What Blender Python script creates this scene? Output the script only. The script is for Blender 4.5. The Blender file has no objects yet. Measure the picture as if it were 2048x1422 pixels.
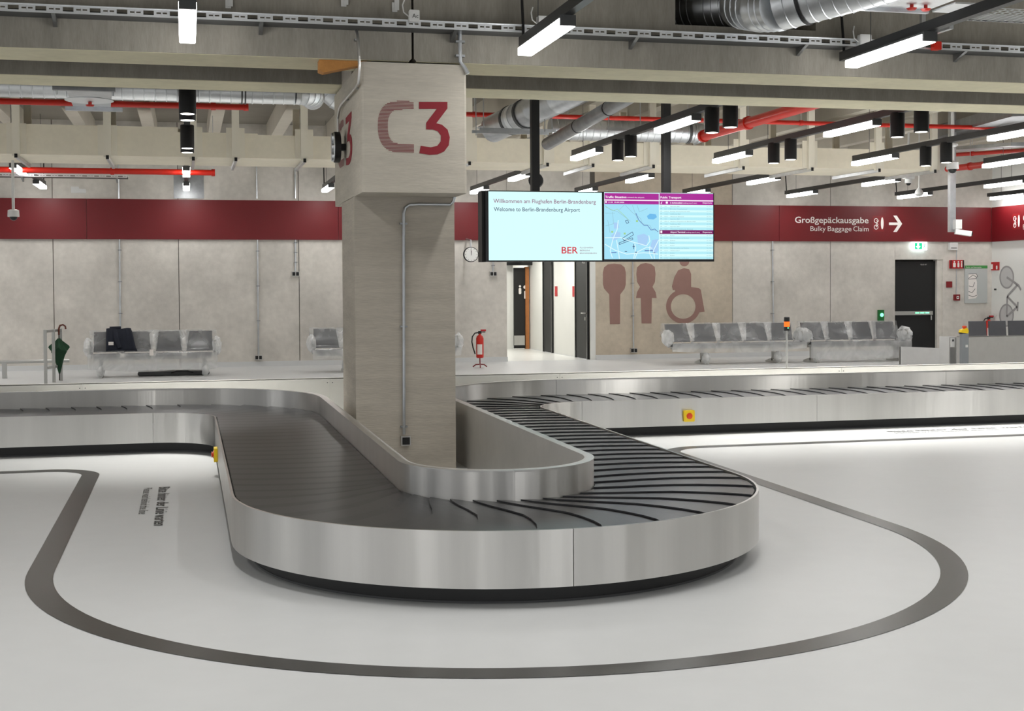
import bpy, bmesh, math, random
from mathutils import Vector, Matrix, noise
random.seed(7)
R = math.radians
scene = bpy.context.scene
col = scene.collection

# ------------------------------------------------------------------ camera
YAW, PITCH, ROLL, FPX, PPY, CAMH = 0.2405952, 0.02827, -0.00545122, 2649.9, 645.416, 1.65
fw = Vector((math.sin(YAW)*math.cos(PITCH), math.cos(YAW)*math.cos(PITCH), -math.sin(PITCH)))
rt0 = Vector((math.cos(YAW), -math.sin(YAW), 0)); up0 = rt0.cross(fw)
cr, sr = math.cos(ROLL), math.sin(ROLL)
rt = cr*rt0 + sr*up0; up = -sr*rt0 + cr*up0
cam = bpy.data.cameras.new('camera'); camo = bpy.data.objects.new('camera', cam); col.objects.link(camo)
m = Matrix((rt, up, -fw)).transposed().to_4x4(); m.translation = (0, 0, CAMH); camo.matrix_world = m
cam.sensor_fit = 'HORIZONTAL'; cam.sensor_width = 36.0
cam.lens = 36.0*FPX/2048; cam.shift_y = (PPY-711)/2048
cam.clip_start = .05; cam.clip_end = 300
scene.camera = camo
def ray(x, y): return rt*((x-1024)/FPX) - up*((y-PPY)/FPX) + fw
def aty(x, y, Y): d = ray(x, y); return Vector((0, 0, CAMH)) + d*(Y/d.y)      # a measured point on a plane Y = const
def atx(x, y, X): d = ray(x, y); return Vector((0, 0, CAMH)) + d*(X/d.x)
def atz(x, y, z=0): d = ray(x, y); return Vector((0, 0, CAMH)) + d*((z-CAMH)/d.z)

# ------------------------------------------------------------------ world, exposure, lamps of the hall behind the viewpoint
w = bpy.data.worlds.new('world'); scene.world = w; w.use_nodes = True
w.node_tree.nodes['Background'].inputs[0].default_value = (.93, .96, 1, 1)
w.node_tree.nodes['Background'].inputs[1].default_value = .5
scene.view_settings.view_transform = 'Standard'; scene.view_settings.look = 'None'
scene.view_settings.gamma = 1; scene.view_settings.use_curve_mapping = False
scene.view_settings.exposure = 0.83
LAMP_EMIT = 10.0
LAMP_W = 17.0; NEAR_LAMP_W = 3.0; WALL_LAMP_W = 5.0; SPOT_W = 250.0
def hall_lamp(x, y, e=34):
    L = bpy.data.lights.new('hall_lamp', 'AREA'); L.shape = 'RECTANGLE'; L.size = .125; L.size_y = 1.3
    L.energy = e; L.spread = R(150); L.color = (1, .995, .98); o = bpy.data.objects.new('hall_lamp', L); col.objects.link(o)
    o.location = (x, y, 3.57)
for yy in (2.6, -1.2, -5.0):
    for k in range(-3, 6): hall_lamp(.03+2.76*k, yy, 18)
for k in range(-3, 6): hall_lamp(.03+2.76*k, 6.4, 17)
for x in (-5.4, -8.2, 11.4, 14): hall_lamp(x, 10.2)
for x in (-8.2,):
    hall_lamp(x, 15.4); hall_lamp(x, 19.2)
for x in (-5.4, -8.2): hall_lamp(x, 23.6, 22); hall_lamp(x, 27.0, 22)

# ------------------------------------------------------------------ materials
def srgb(h):
    c = [int(h[i:i+2], 16)/255 for i in (0, 2, 4)]
    return tuple(((v+.055)/1.055)**2.4 if v > .04045 else v/12.92 for v in c)
MATS = {}
def mat(name, color, rough=.5, metal=0, emit=None, estr=0, var=0, vscale=3, bump=0, bscale=60, alpha=None, aniso=0, spec=.5, stretch=(1, 1, 1), var2=0, coat=0):
    if name in MATS: return MATS[name]
    if isinstance(color, str): color = srgb(color)
    M = bpy.data.materials.new(name); M.use_nodes = True; nt = M.node_tree; N = nt.nodes; b = N['Principled BSDF']
    b.inputs['Base Color'].default_value = (*color, 1); b.inputs['Roughness'].default_value = rough
    b.inputs['Metallic'].default_value = metal; b.inputs['Specular IOR Level'].default_value = spec
    b.inputs['Coat Weight'].default_value = coat
    if emit:
        if isinstance(emit, str): emit = srgb(emit)
        b.inputs['Emission Color'].default_value = (*emit, 1); b.inputs['Emission Strength'].default_value = estr
    if var or bump:
        g = N.new('ShaderNodeNewGeometry'); mp = N.new('ShaderNodeVectorMath'); mp.operation = 'MULTIPLY'
        mp.inputs[1].default_value = stretch; nt.links.new(g.outputs['Position'], mp.inputs[0]); P = mp.outputs[0]
    if var:
        n = N.new('ShaderNodeTexNoise'); n.inputs['Scale'].default_value = vscale; n.inputs['Detail'].default_value = 6
        n.inputs['Roughness'].default_value = .62; nt.links.new(P, n.inputs['Vector'])
        rp = N.new('ShaderNodeMapRange'); rp.inputs['From Min'].default_value = .3; rp.inputs['From Max'].default_value = .7
        rp.inputs['To Min'].default_value = 1-var; rp.inputs['To Max'].default_value = 1+var*.7
        nt.links.new(n.outputs['Fac'], rp.inputs['Value']); fac = rp.outputs[0]
        if var2:
            n2 = N.new('ShaderNodeTexNoise'); n2.inputs['Scale'].default_value = vscale*9; n2.inputs['Detail'].default_value = 4
            nt.links.new(P, n2.inputs['Vector']); r2 = N.new('ShaderNodeMapRange'); r2.inputs['From Min'].default_value = .3; r2.inputs['From Max'].default_value = .7
            r2.inputs['To Min'].default_value = 1-var2; r2.inputs['To Max'].default_value = 1+var2; nt.links.new(n2.outputs['Fac'], r2.inputs['Value'])
            mm = N.new('ShaderNodeMath'); mm.operation = 'MULTIPLY'; nt.links.new(fac, mm.inputs[0]); nt.links.new(r2.outputs[0], mm.inputs[1]); fac = mm.outputs[0]
        mx = N.new('ShaderNodeVectorMath'); mx.operation = 'SCALE'; mx.inputs[0].default_value = color
        nt.links.new(fac, mx.inputs['Scale']); nt.links.new(mx.outputs[0], b.inputs['Base Color'])
    if bump:
        n3 = N.new('ShaderNodeTexNoise'); n3.inputs['Scale'].default_value = bscale; n3.inputs['Detail'].default_value = 3
        nt.links.new(P, n3.inputs['Vector']); bp = N.new('ShaderNodeBump'); bp.inputs['Strength'].default_value = bump; bp.inputs['Distance'].default_value = .01
        nt.links.new(n3.outputs['Fac'], bp.inputs['Height']); nt.links.new(bp.outputs[0], b.inputs['Normal'])
    if aniso:
        t = N.new('ShaderNodeTangent'); t.direction_type = 'UV_MAP'; t.uv_map = 'UVMap'
        b.inputs['Anisotropic'].default_value = aniso; nt.links.new(t.outputs[0], b.inputs['Tangent'])
    if alpha is not None: b.inputs['Alpha'].default_value = alpha
    MATS[name] = M; return M
mat('floor', 'c3c4c4', .42, var=.02, vscale=.7, var2=.012)
mat('corridor_floor', 'e6e6e2', .3)
mat('line', '373533', .31, var=.1, vscale=4, var2=.08)
mat('concrete', 'cec9c1', .85, var=.2, vscale=.9, var2=.06, bump=.15, bscale=40)
mat('concrete_warm', 'bfb3a1', .85, var=.18, vscale=.9, var2=.07, bump=.15, bscale=40)
mat('concrete_column', 'bfb7aa', .85, var=.14, vscale=1.2, var2=.07, bump=.25, bscale=14, stretch=(1, 1, 9))
mat('concrete_corbel', 'c4bdb0', .85, var=.12, vscale=1.2, var2=.05, bump=.2, bscale=14, stretch=(1, 1, 7))
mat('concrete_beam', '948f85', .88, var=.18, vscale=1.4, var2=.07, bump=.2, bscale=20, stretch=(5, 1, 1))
mat('concrete_soffit_lit', 'd8d1b5', .85, var=.08, vscale=1.4, var2=.04)  # cream tone of the underside, lightened further to paint in bounce light
mat('concrete_ceiling', '8f8a80', .9, var=.12, vscale=.8)
mat('concrete_rib_lit', 'c8c2b4', .9, var=.1, vscale=.8)  # paler than the slab: light from below painted into the ribs
mat('joint', '5e5952', .9)
mat('steel', (.63, .62, .60), .36, 1, aniso=.96, var=.07, vscale=4, stretch=(1, 1, .04), bump=.4, bscale=6)  # faint upright colour bands imitate reflections; bump gives sheet waviness
mat('steel_plain', (.62, .61, .59), .32, 1, var=.05, vscale=5)
mat('steel_matte', (.68, .67, .65), .55, 1, var=.06, vscale=3)
mat('barrier', (.84, .83, .78), .38, .45, var=.03, vscale=2)
mat('galv', (.60, .62, .64), .36, 1, var=.14, vscale=6)
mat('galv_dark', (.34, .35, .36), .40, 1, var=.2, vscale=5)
mat('galv_white', (.80, .82, .84), .38, .9, var=.06, vscale=6)
mat('rubber', '29292b', .33, var=.16, vscale=2.2, var2=.1)
mat('rubber_dark', '0c0c0d', .6)
mat('kick', '1b1b1c', .45)
mat('black', '0e0e0f', .55)
mat('black_gloss', '0b0c0e', .2)
mat('track', '242526', .4)
mat('dark_grey', '4a4b4c', .5)
mat('white_paint', 'dededa', .5, var=.02, vscale=2)
mat('white_plastic', 'd4d4d2', .4)
mat('cream', 'f2ead6', .75, var=.06, vscale=1.5, var2=.02)
mat('cream_strip', 'f0eada', .75, var=.03, vscale=3)
mat('lamp', 'ffffff', .5, emit=(1, .995, .98), estr=LAMP_EMIT)
mat('spot_lens', 'ffffff', .5, emit=(1, .97, .9), estr=4)
mat('red_band', '6a0c14', .42, var=.05, vscale=1.2)
mat('red_pipe', 'c2200f', .34)
mat('red_print', '8c1a28', .7, var=.05, vscale=8)
mat('mauve_print', '927168', .8, var=.05, vscale=5)
mat('mauve_stripe', '8a4d50', .8)
mat('grey_print', '9b9898', .8)
mat('grey_print_light', 'bdbcbb', .8)
mat('letter_white', 'e8e2dd', .6)
mat('red_sign', 'b3121b', .45)
mat('red_dark', '7c0f15', .45)
mat('yellow', 'f3cf17', .4)
mat('orange_knob', 'e0481c', .35)
mat('orange_foam', 'b98246', .85, var=.12, vscale=12, bump=.3)
mat('green_cloth', '0b3b21', .75, var=.15, vscale=9)
mat('green_box', '0e6b2d', .45)
mat('green_light', '30e08a', .4, emit='62ff9d', estr=2.2)
mat('green_sign', '0c8f63', .4, emit='10a070', estr=1.0)
mat('sign_lit', 'ffffff', .4, emit='e6fbff', estr=2.2)
mat('green_print', '3f8f45', .6)
mat('poster', 'b9bcba', .35)
mat('wood', 'a86a36', .5, var=.15, vscale=8)
mat('handle_wood', '5b2513', .35)
mat('navy', '161b29', .85, var=.2, vscale=14, bump=.4, bscale=120)
mat('pad', '55565a', .65, var=.08, vscale=6)
mat('bench_steel', 'b9b9b6', .35, .6)
mat('floor_text', '3a3a39', .5)
mat('amber', 'f0641c', .35, emit='ff6a14', estr=.5)
mat('screen_white', '000000', .2, emit='d6fbfb', estr=.57)
mat('screen_magenta', '000000', .2, emit='a81c94', estr=.57)
mat('screen_dark_magenta', '000000', .2, emit='7a1264', estr=.57)
mat('screen_pure', '000000', .2, emit='fff4ff', estr=.57)
mat('screen_row', '000000', .2, emit='b4ecf6', estr=.57)
mat('screen_map', '000000', .2, emit='a3e0f6', estr=.57)
mat('screen_lake', '000000', .2, emit='6cb9ea', estr=.57)
mat('screen_district', '000000', .2, emit='a6cdf3', estr=.57)
mat('screen_road', '000000', .2, emit='dcf8ff', estr=.57)
mat('screen_grey', '000000', .2, emit='7d9db0', estr=.57)
mat('screen_faint', '000000', .2, emit='8fb7c4', estr=.57)
mat('screen_navy', '000000', .2, emit='2c3a66', estr=.57)
mat('screen_mauve', '000000', .2, emit='8a4a72', estr=.57)
mat('screen_red', '000000', .2, emit='d02a3c', estr=.57)
mat('screen_blue', '000000', .2, emit='5a78b4', estr=.57)
mat('screen_green', '000000', .2, emit='9fd08a', estr=.57)
mat('clock_face', 'e9e9e6', .4)
# thin translucent plastic film
M = bpy.data.materials.new('film'); M.use_nodes = True; nt = M.node_tree; N = nt.nodes; N.remove(N['Principled BSDF'])
tr = N.new('ShaderNodeBsdfTransparent'); tr.inputs[0].default_value = (.95, .95, .95, 1)
di = N.new('ShaderNodeBsdfDiffuse'); di.inputs[0].default_value = (.86, .87, .87, 1)
tl = N.new('ShaderNodeBsdfTranslucent'); tl.inputs[0].default_value = (.86, .87, .87, 1)
gl = N.new('ShaderNodeBsdfGlossy'); gl.inputs['Roughness'].default_value = .28; gl.inputs[0].default_value = (1, 1, 1, 1)
a1 = N.new('ShaderNodeMixShader'); a1.inputs[0].default_value = .35; nt.links.new(di.outputs[0], a1.inputs[1]); nt.links.new(tl.outputs[0], a1.inputs[2])
a2 = N.new('ShaderNodeMixShader'); a2.inputs[0].default_value = .14; nt.links.new(a1.outputs[0], a2.inputs[1]); nt.links.new(gl.outputs[0], a2.inputs[2])
a3 = N.new('ShaderNodeMixShader'); nt.links.new(tr.outputs[0], a3.inputs[1]); nt.links.new(a2.outputs[0], a3.inputs[2])
g = N.new('ShaderNodeNewGeometry'); n = N.new('ShaderNodeTexNoise'); n.inputs['Scale'].default_value = 3.2; n.inputs['Detail'].default_value = 3; n.inputs['Distortion'].default_value = .8
nt.links.new(g.outputs['Position'], n.inputs['Vector']); rp = N.new('ShaderNodeMapRange'); rp.inputs['From Min'].default_value = .38; rp.inputs['From Max'].default_value = .68
rp.inputs['To Min'].default_value = .14; rp.inputs['To Max'].default_value = .36; nt.links.new(n.outputs['Fac'], rp.inputs['Value']); nt.links.new(rp.outputs[0], a3.inputs[0])
nt.links.new(a3.outputs[0], N['Material Output'].inputs['Surface']); MATS['film'] = M
M2 = M.copy(); M2.name = 'film_bunched'; MATS['film_bunched'] = M2
for nd in M2.node_tree.nodes:
    if nd.type == 'MAP_RANGE': nd.inputs['To Min'].default_value = .45; nd.inputs['To Max'].default_value = .85

M3 = M.copy(); M3.name = 'film_skirt'; MATS['film_skirt'] = M3
for nd in M3.node_tree.nodes:
    if nd.type == 'MAP_RANGE': nd.inputs['To Min'].default_value = .38; nd.inputs['To Max'].default_value = .6
# ------------------------------------------------------------------ helpers
def wloc(o):
    v = Vector((0, 0, 0))
    while o: v += o.location; o = o.parent
    return v
def tag(o, label=None, cat=None, group=None, kind=None):
    if label: o['label'] = label
    if cat: o['category'] = cat
    if group: o['group'] = group
    if kind: o['kind'] = kind
    return o
def thing(name, label, cat, loc=(0, 0, 0), group=None):
    o = bpy.data.objects.new(name, None); o.empty_display_size = .1; col.objects.link(o); o.location = loc
    return tag(o, label, cat, group)
def link(name, me, parent=None, loc=(0, 0, 0)):
    o = bpy.data.objects.new(name, me); col.objects.link(o); o.location = loc
    if parent: o.parent = parent
    return o
class MB:
    def __init__(s): s.v = []; s.f = []; s.uv = {}
    def add(s, vs, fs, uv=None):
        n = len(s.v); s.v += [tuple(p) for p in vs]
        if uv:
            for i, u in enumerate(uv): s.uv[n+i] = u
        s.f += [tuple(i+n for i in f) for f in fs]; return s
    def box(s, x0, x1, y0, y1, z0, z1, M=None):
        vs = [Vector((x, y, z)) for z in (z0, z1) for y in (y0, y1) for x in (x0, x1)]
        if M: vs = [M @ v for v in vs]
        return s.add(vs, [(0, 2, 3, 1), (4, 5, 7, 6), (0, 1, 5, 4), (2, 6, 7, 3), (0, 4, 6, 2), (1, 3, 7, 5)])
    def cbox(s, c, d, M=None):
        return s.box(c[0]-d[0]/2, c[0]+d[0]/2, c[1]-d[1]/2, c[1]+d[1]/2, c[2]-d[2]/2, c[2]+d[2]/2, M)
    def prism(s, poly, o, u, v, depth):            # polygon (a,b) -> o + a*u + b*v, given thickness along u x v
        o, u, v = Vector(o), Vector(u), Vector(v); n = u.cross(v).normalized()*depth; k = len(poly)
        a = [o+u*p[0]+v*p[1] for p in poly]; b = [p+n for p in a]
        return s.add(a+b, [tuple(reversed(range(k))), tuple(range(k, 2*k))]+[(i, (i+1) % k, k+(i+1) % k, k+i) for i in range(k)])
    def tube(s, pts, r, n=10, cap=True):
        pts = [Vector(p) for p in pts]; rs = r if isinstance(r, (list, tuple)) else [r]*len(pts); rings = []; prev = None
        for i, p in enumerate(pts):
            a = pts[max(i-1, 0)]; b = pts[min(i+1, len(pts)-1)]; t = (b-a)
            if t.length < 1e-9: t = Vector((0, 0, 1))
            t.normalize()
            if prev is None: x = t.orthogonal().normalized()
            else: x = (prev - t*prev.dot(t)); x = x.normalized() if x.length > 1e-6 else t.orthogonal().normalized()
            prev = x; y = t.cross(x); rings.append([p+(x*math.cos(2*math.pi*k/n)+y*math.sin(2*math.pi*k/n))*rs[i] for k in range(n)])
        vs = [q for rg in rings for q in rg]; fs = []
        for i in range(len(rings)-1):
            for k in range(n): fs.append((i*n+k, i*n+(k+1) % n, (i+1)*n+(k+1) % n, (i+1)*n+k))
        if cap: fs += [tuple(reversed(range(n))), tuple(range((len(rings)-1)*n, len(rings)*n))]
        return s.add(vs, fs)
    def lathe(s, prof, c, n=20, axis='z'):          # prof: (r, h)
        c = Vector(c); vs = []
        for r, h in prof:
            for k in range(n):
                a = 2*math.pi*k/n; p = (r*math.cos(a), r*math.sin(a), h)
                if axis == 'y': p = (p[0], h, p[1])
                if axis == 'x': p = (h, p[0], p[1])
                vs.append(c+Vector(p))
        fs = [(i*n+k, i*n+(k+1) % n, (i+1)*n+(k+1) % n, (i+1)*n+k) for i in range(len(prof)-1) for k in range(n)]
        fs += [tuple(reversed(range(n))), tuple(range((len(prof)-1)*n, len(prof)*n))]
        return s.add(vs, fs)
    def grid(s, rows, closed=False):
        n = len(rows[0]); vs = [p for r_ in rows for p in r_]
        fs = [(i*n+k, i*n+k+1, (i+1)*n+k+1, (i+1)*n+k) for i in range(len(rows)-1) for k in range(n-1)]
        return s.add(vs, fs)
    def mesh(s, name, m, off=Vector((0, 0, 0)), smooth=False):
        me = bpy.data.meshes.new(name); me.from_pydata([tuple(Vector(p)-off) for p in s.v], [], s.f)
        me.materials.append(MATS[m])
        if s.uv:
            ul = me.uv_layers.new(name='UVMap')
            for lp in me.loops: ul.data[lp.index].uv = s.uv.get(lp.vertex_index, (0, 0))
        bm = bmesh.new(); bm.from_mesh(me); bmesh.ops.recalc_face_normals(bm, faces=bm.faces); bm.to_mesh(me); bm.free()
        if smooth:
            for p in me.polygons: p.use_smooth = True
            me.set_sharp_from_angle(angle=R(38))
        me.update(); return me
    def build(s, name, m, parent=None, smooth=False):
        return link(name, s.mesh(name, m, wloc(parent) if parent else Vector((0, 0, 0)), smooth), parent)
def rounded(x0, x1, z0, z1, r, n=4):
    P = []
    for cx, cz, a0 in ((x1-r, z1-r, 0), (x0+r, z1-r, 90), (x0+r, z0+r, 180), (x1-r, z0+r, 270)):
        for k in range(n+1): a = R(a0+90*k/n); P.append((cx+r*math.cos(a), cz+r*math.sin(a)))
    return P
def circle(cx, cz, r, n=24): return [(cx+r*math.cos(2*math.pi*k/n), cz+r*math.sin(2*math.pi*k/n)) for k in range(n)]
_tc = {}
def text_mesh(body, bold=0.0, align='LEFT'):
    c = bpy.data.curves.new('lettering', 'FONT'); c.body = body; c.size = 1; c.offset = bold; c.resolution_u = 3; c.fill_mode = 'BOTH'
    o = bpy.data.objects.new('lettering', c); col.objects.link(o); bpy.context.view_layer.update()
    me = bpy.data.meshes.new_from_object(o.evaluated_get(bpy.context.evaluated_depsgraph_get()))
    bpy.data.objects.remove(o); bpy.data.curves.remove(c); return me
def text(name, body, o, u, v, m, parent, width=None, height=.1, bold=0.0, label=None):
    """flat lettering: lower-left corner o, reading direction u, upright v; capital height given, width fitted"""
    me = text_mesh(body, bold); o, u, v = Vector(o), Vector(u), Vector(v)
    xs = [p.co.x for p in me.vertices]; x0 = min(xs); wd = max(xs)-x0
    sy = height/.73; sx = (width/wd) if width else sy
    base = wloc(parent) if parent else Vector((0, 0, 0))
    for p in me.vertices: p.co = o + u*((p.co.x-x0)*sx) + v*(p.co.y*sy) - base
    me.materials.clear(); me.materials.append(MATS[m]); me.update()
    ob = link(name, me, parent)
    if label: ob['label'] = label
    return ob
UX, UY, UZ = Vector((1, 0, 0)), Vector((0, 1, 0)), Vector((0, 0, 1))

# ------------------------------------------------------------------ the setting
WALL = 27.9; RW = 18.6
def struct(o): o['kind'] = 'structure'; return o
fl = struct(MB().box(-22, RW+.3, -14, WALL+.05, -.2, 0).build('floor', 'floor'))
cf = MB().box(6.5, 8.6, WALL+.05, 36, -.2, 0.001).build('corridor_floor', 'corridor_floor', fl)
ceil = struct(MB().box(-22, RW+.3, -14, 36.2, 5.0, 5.2).build('ceiling', 'concrete_ceiling'))
rib_me = MB().box(-.11, .11, -14, WALL+.2, -.4, 0).mesh('ceiling_rib', 'concrete_rib_lit')
for k in range(-8, 16): link('ceiling_rib', rib_me, ceil, (.55+1.2*k, 0, 5.0))
# back wall: core with two openings, cast concrete panels in front of it, dark recessed joints between
wb = MB()
CX0, CX1, CZ = 6.74, 8.62, 2.55
DX0, DX1, DZ = 16.05, 17.3, 2.2
wb.box(-22, CX0, WALL+.03, WALL+.3, 0, 5).box(CX0, CX1, WALL+.03, WALL+.3, CZ, 5).box(CX1, DX0, WALL+.03, WALL+.3, 0, 5)
wb.box(DX0, DX1, WALL+.03, WALL+.3, DZ, 5).box(DX1, RW+.3, WALL+.03, WALL+.3, 0, 5).box(DX0-.1, DX1+.1, WALL+.3, WALL+.4, 0, DZ+.1)
wback = struct(wb.build('wall_back', 'joint'))
xs = [-22, -17.16, -14.73, -12.3, -9.87, -7.44, -5.01, -2.58, -.15, 2.28, 4.71, CX0]
J = .007
for a, b in zip(xs, xs[1:]): MB().box(a+J, b-J, WALL, WALL+.03, 0, 5).build('concrete_panel', 'concrete', wback)
MB().box(CX0, CX1, WALL, WALL+.03, CZ, 5).build('concrete_panel', 'concrete', wback)
MB().box(CX1+.12, 11.98-J, WALL, WALL+.03, 0, 5).build('concrete_panel', 'concrete_warm', wback)
MB().box(CX1, CX1+.12, WALL-.005, WALL+.03, 0, 2.6).build('door_jamb', 'white_paint', wback)
for a, b in ((11.98, 14.4), (14.4, DX0)): MB().box(a+J, b-J*(b < 16), WALL, WALL+.03, 0, 5).build('concrete_panel', 'concrete', wback)
MB().box(DX0-J, DX1, WALL, WALL+.03, DZ, 5).build('concrete_panel', 'concrete', wback)
MB().box(DX1, RW, WALL, WALL+.03, 0, 5).build('concrete_panel', 'concrete', wback)
wr = struct(MB().box(RW, RW+.3, -14, WALL+.3, 0, 5).build('wall_right', 'white_paint'))
bb = MB()
for a, b in ((-22, CX0), (CX1+.12, DX0), (DX1, RW)):
    bb.prism([(WALL, 0), (WALL, .10), (WALL-.02, .10), (WALL-.045, .0)], (a, 0, 0), UY, UZ, b-a)
struct(bb.build('baseboard_back', 'floor'))
# corridor behind the opening
cw = MB().box(8.62, 8.8, WALL+.3, 36, 0, 3).box(6.4, 6.6, WALL+.3, 36, 0, 3).box(6.4, 8.8, 36, 36.2, 0, 3)
struct(cw.build('wall_corridor', 'white_paint'))
struct(MB().box(6.4, 8.8, WALL+.3, 36.2, 2.75, 2.85).build('ceiling_corridor', 'white_paint'))
for y in (29.3, 31.6, 34): 
    L = bpy.data.lights.new('corridor_lamp', 'AREA'); L.size = .5; L.energy = 20; L.color = (1, .98, .93)
    o = bpy.data.objects.new('corridor_lamp', L); col.objects.link(o); o.location = (7.6, y, 2.7)
XW = 8.62
def corridor_door(name, y0, y1, h, dark='black', proud=.05):
    d = MB().box(XW-.035, XW-.002, y0+.06, y1-.06, .012, h-.06).build(name, dark)
    fr = MB().box(XW-proud, XW, y0, y0+.06, 0, h).box(XW-proud, XW, y1-.06, y1, 0, h).box(XW-proud, XW, y0, y1, h-.06, h).build('door_frame', 'black_gloss', d)
    return struct(d)
d1 = corridor_door('door_1', 27.98, 28.95, 2.32)
h = MB().tube([(XW-.04, 28.12, 1.02), (XW-.1, 28.12, 1.02), (XW-.1, 28.26, 1.02)], .014).cbox((XW-.045, 28.12, .9), (.02, .05, .07)).build('door_handle', 'steel_plain', d1)
text('room_number', 'WC 02', (XW-.037, 28.4, 2.13), -UY, UZ, 'letter_white', d1, height=.05)
d2 = corridor_door('door_2', 30.9, 31.75, 2.32)
d3 = MB().box(8.2, XW-.05, 33.2, 33.26, .02, 2.1).build('door_3', 'black'); struct(d3)
MB().box(XW-.12, XW-.03, 33.14, 33.3, .0, 2.12).build('door_edge', 'wood', d3)
MB().box(8.2, XW-.14, 33.185, 33.2, .1, .35).build('kick_plate', 'steel_plain', d3)
m_ = MB().prism(circle(8.36, 1.62, .03, 12), (0, 33.19, 0), UX, UZ, .004).prism(rounded(8.325, 8.395, 1.42, 1.58, .03), (0, 33.19, 0), UX, UZ, .004)
m_.prism(rounded(8.47, 8.52, 1.3, 1.5, .02), (0, 33.19, 0), UX, UZ, .004).prism(circle(8.495, 1.6, .045, 12), (0, 33.19, 0), UX, UZ, .004).build('pictogram', 'letter_white', d3)
struct(MB().box(7.9, 8.66, 32.9, 33.4, 2.16, 2.34).build('trim_1', 'black_gloss'))
MB().box(7.7, 8.2, 33.3, 33.36, 0, 2.7).build('wall_corridor_end', 'white_paint')['kind'] = 'structure'
for i, y in enumerate((29.15, 30.65)):
    t = thing('door_sign', ['small red door sign beside the nearer black corridor door', 'small red door sign beside the farther black corridor door'][i], 'sign', (XW-.01, y, 1.5))
    MB().box(XW-.012, XW, y-.1, y+.1, 1.38, 1.62).build('sign_plate', 'red_sign', t)
# escape door in the back wall
d4 = struct(MB().box(DX0, DX0+1.11, WALL+.1, WALL+.16, .02, DZ-.04).build('door_4', 'black'))
MB().box(DX0+1.11, DX1, WALL+.02, WALL+.2, 0, DZ).build('door_reveal', 'concrete', d4)
MB().box(DX0+.0, DX0+1.02, WALL+.05, WALL+.1, .9, .99).build('push_bar', 'steel_plain', d4)
for k in range(3): MB().box(DX0+.56+.13*k, DX0+.66+.13*k, WALL+.045, WALL+.05, .935, .96).build('status_light', 'green_light', d4)
MB().tube([(DX0+.98, WALL+.08, .88), (DX0+.98, WALL+.05, .88), (DX0+.98, WALL+.05, .78)], .016).build('door_handle', 'steel_plain', d4)
text('door_label', 'RB.02 007', (DX0+.72, WALL+.098, 2.07), UX, UZ, 'letter_white', d4, height=.03)
# red sign band
band = thing('sign_band', 'dark red sign band running along the back wall above the benches', 'sign band', (0, WALL, 2.62))
for a, b in ((-22, -12), (-12, -7), (-7, -1.93), (-1.93, 3.1), (3.1, 8.1), (8.1, 13.1), (13.1, RW-.05)):
    MB().box(a+.004, b-.004, WALL-.05, WALL, 2.62, 3.43).build('band_panel', 'red_band', band)
F = WALL-.052
p0 = aty(1590, 446, F); p1 = aty(1737, 446, F)
text('lettering', 'Großgepäckausgabe', (p0.x, F, aty(1590, 445.5, F).z), UX, UZ, 'letter_white', band, width=p1.x-p0.x, height=.145, bold=.012, label='white bold German lettering')
for word, xa, xb in (('Bulky', 1620.9, 1651.4), ('Baggage', 1655.4, 1703), ('Claim', 1706.7, 1737.2)):
    p0 = aty(xa, 460, F); p1 = aty(xb, 460, F)
    text('lettering', word, (p0.x, F, aty(1620, 462, F).z), UX, UZ, 'letter_white', band, width=p1.x-p0.x, height=.12, label='white thin English lettering')
def bulky_icon(o, u, n, parent):
    o, u = Vector(o), Vector(u)
    MB().prism(rounded(0, .30, 0, .36, .02), o, u, UZ, .002).build('icon_plate', 'red_dark', parent)
    q = MB(); o2 = o + n*.003
    q.prism([(.245+.035*math.cos(2*math.pi*k/20), .19+.14*math.sin(2*math.pi*k/20)) for k in range(20)], o2, u, UZ, .002)
    def ring(cx, cz, r1, r2):
        q.grid([[o2+u*(cx+r*math.cos(2*math.pi*k/18))+UZ*(cz+r*math.sin(2*math.pi*k/18)) for k in range(19)] for r in (r1, r2)])
    ring(.09, .25, .04, .056); ring(.09, .10, .04, .056)
    for a, b in (((.09, .1), (.14, .16)), ((.14, .16), (.1, .2)), ((.1, .2), (.14, .26)), ((.09, .25), (.16, .24)), ((.09, .1), (.1, .2))):
        dx, dz = b[0]-a[0], b[1]-a[1]; l = math.hypot(dx, dz); nx, nz = -dz/l*.007, dx/l*.007
        q.prism([(a[0]+nx, a[1]+nz), (a[0]-nx, a[1]-nz), (b[0]-nx, b[1]-nz), (b[0]+nx, b[1]+nz)], o2, u, UZ, .002)
    q.build('icon', 'letter_white', parent)
bulky_icon((15.44, F, 2.85), UX, -UY, band)
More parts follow.
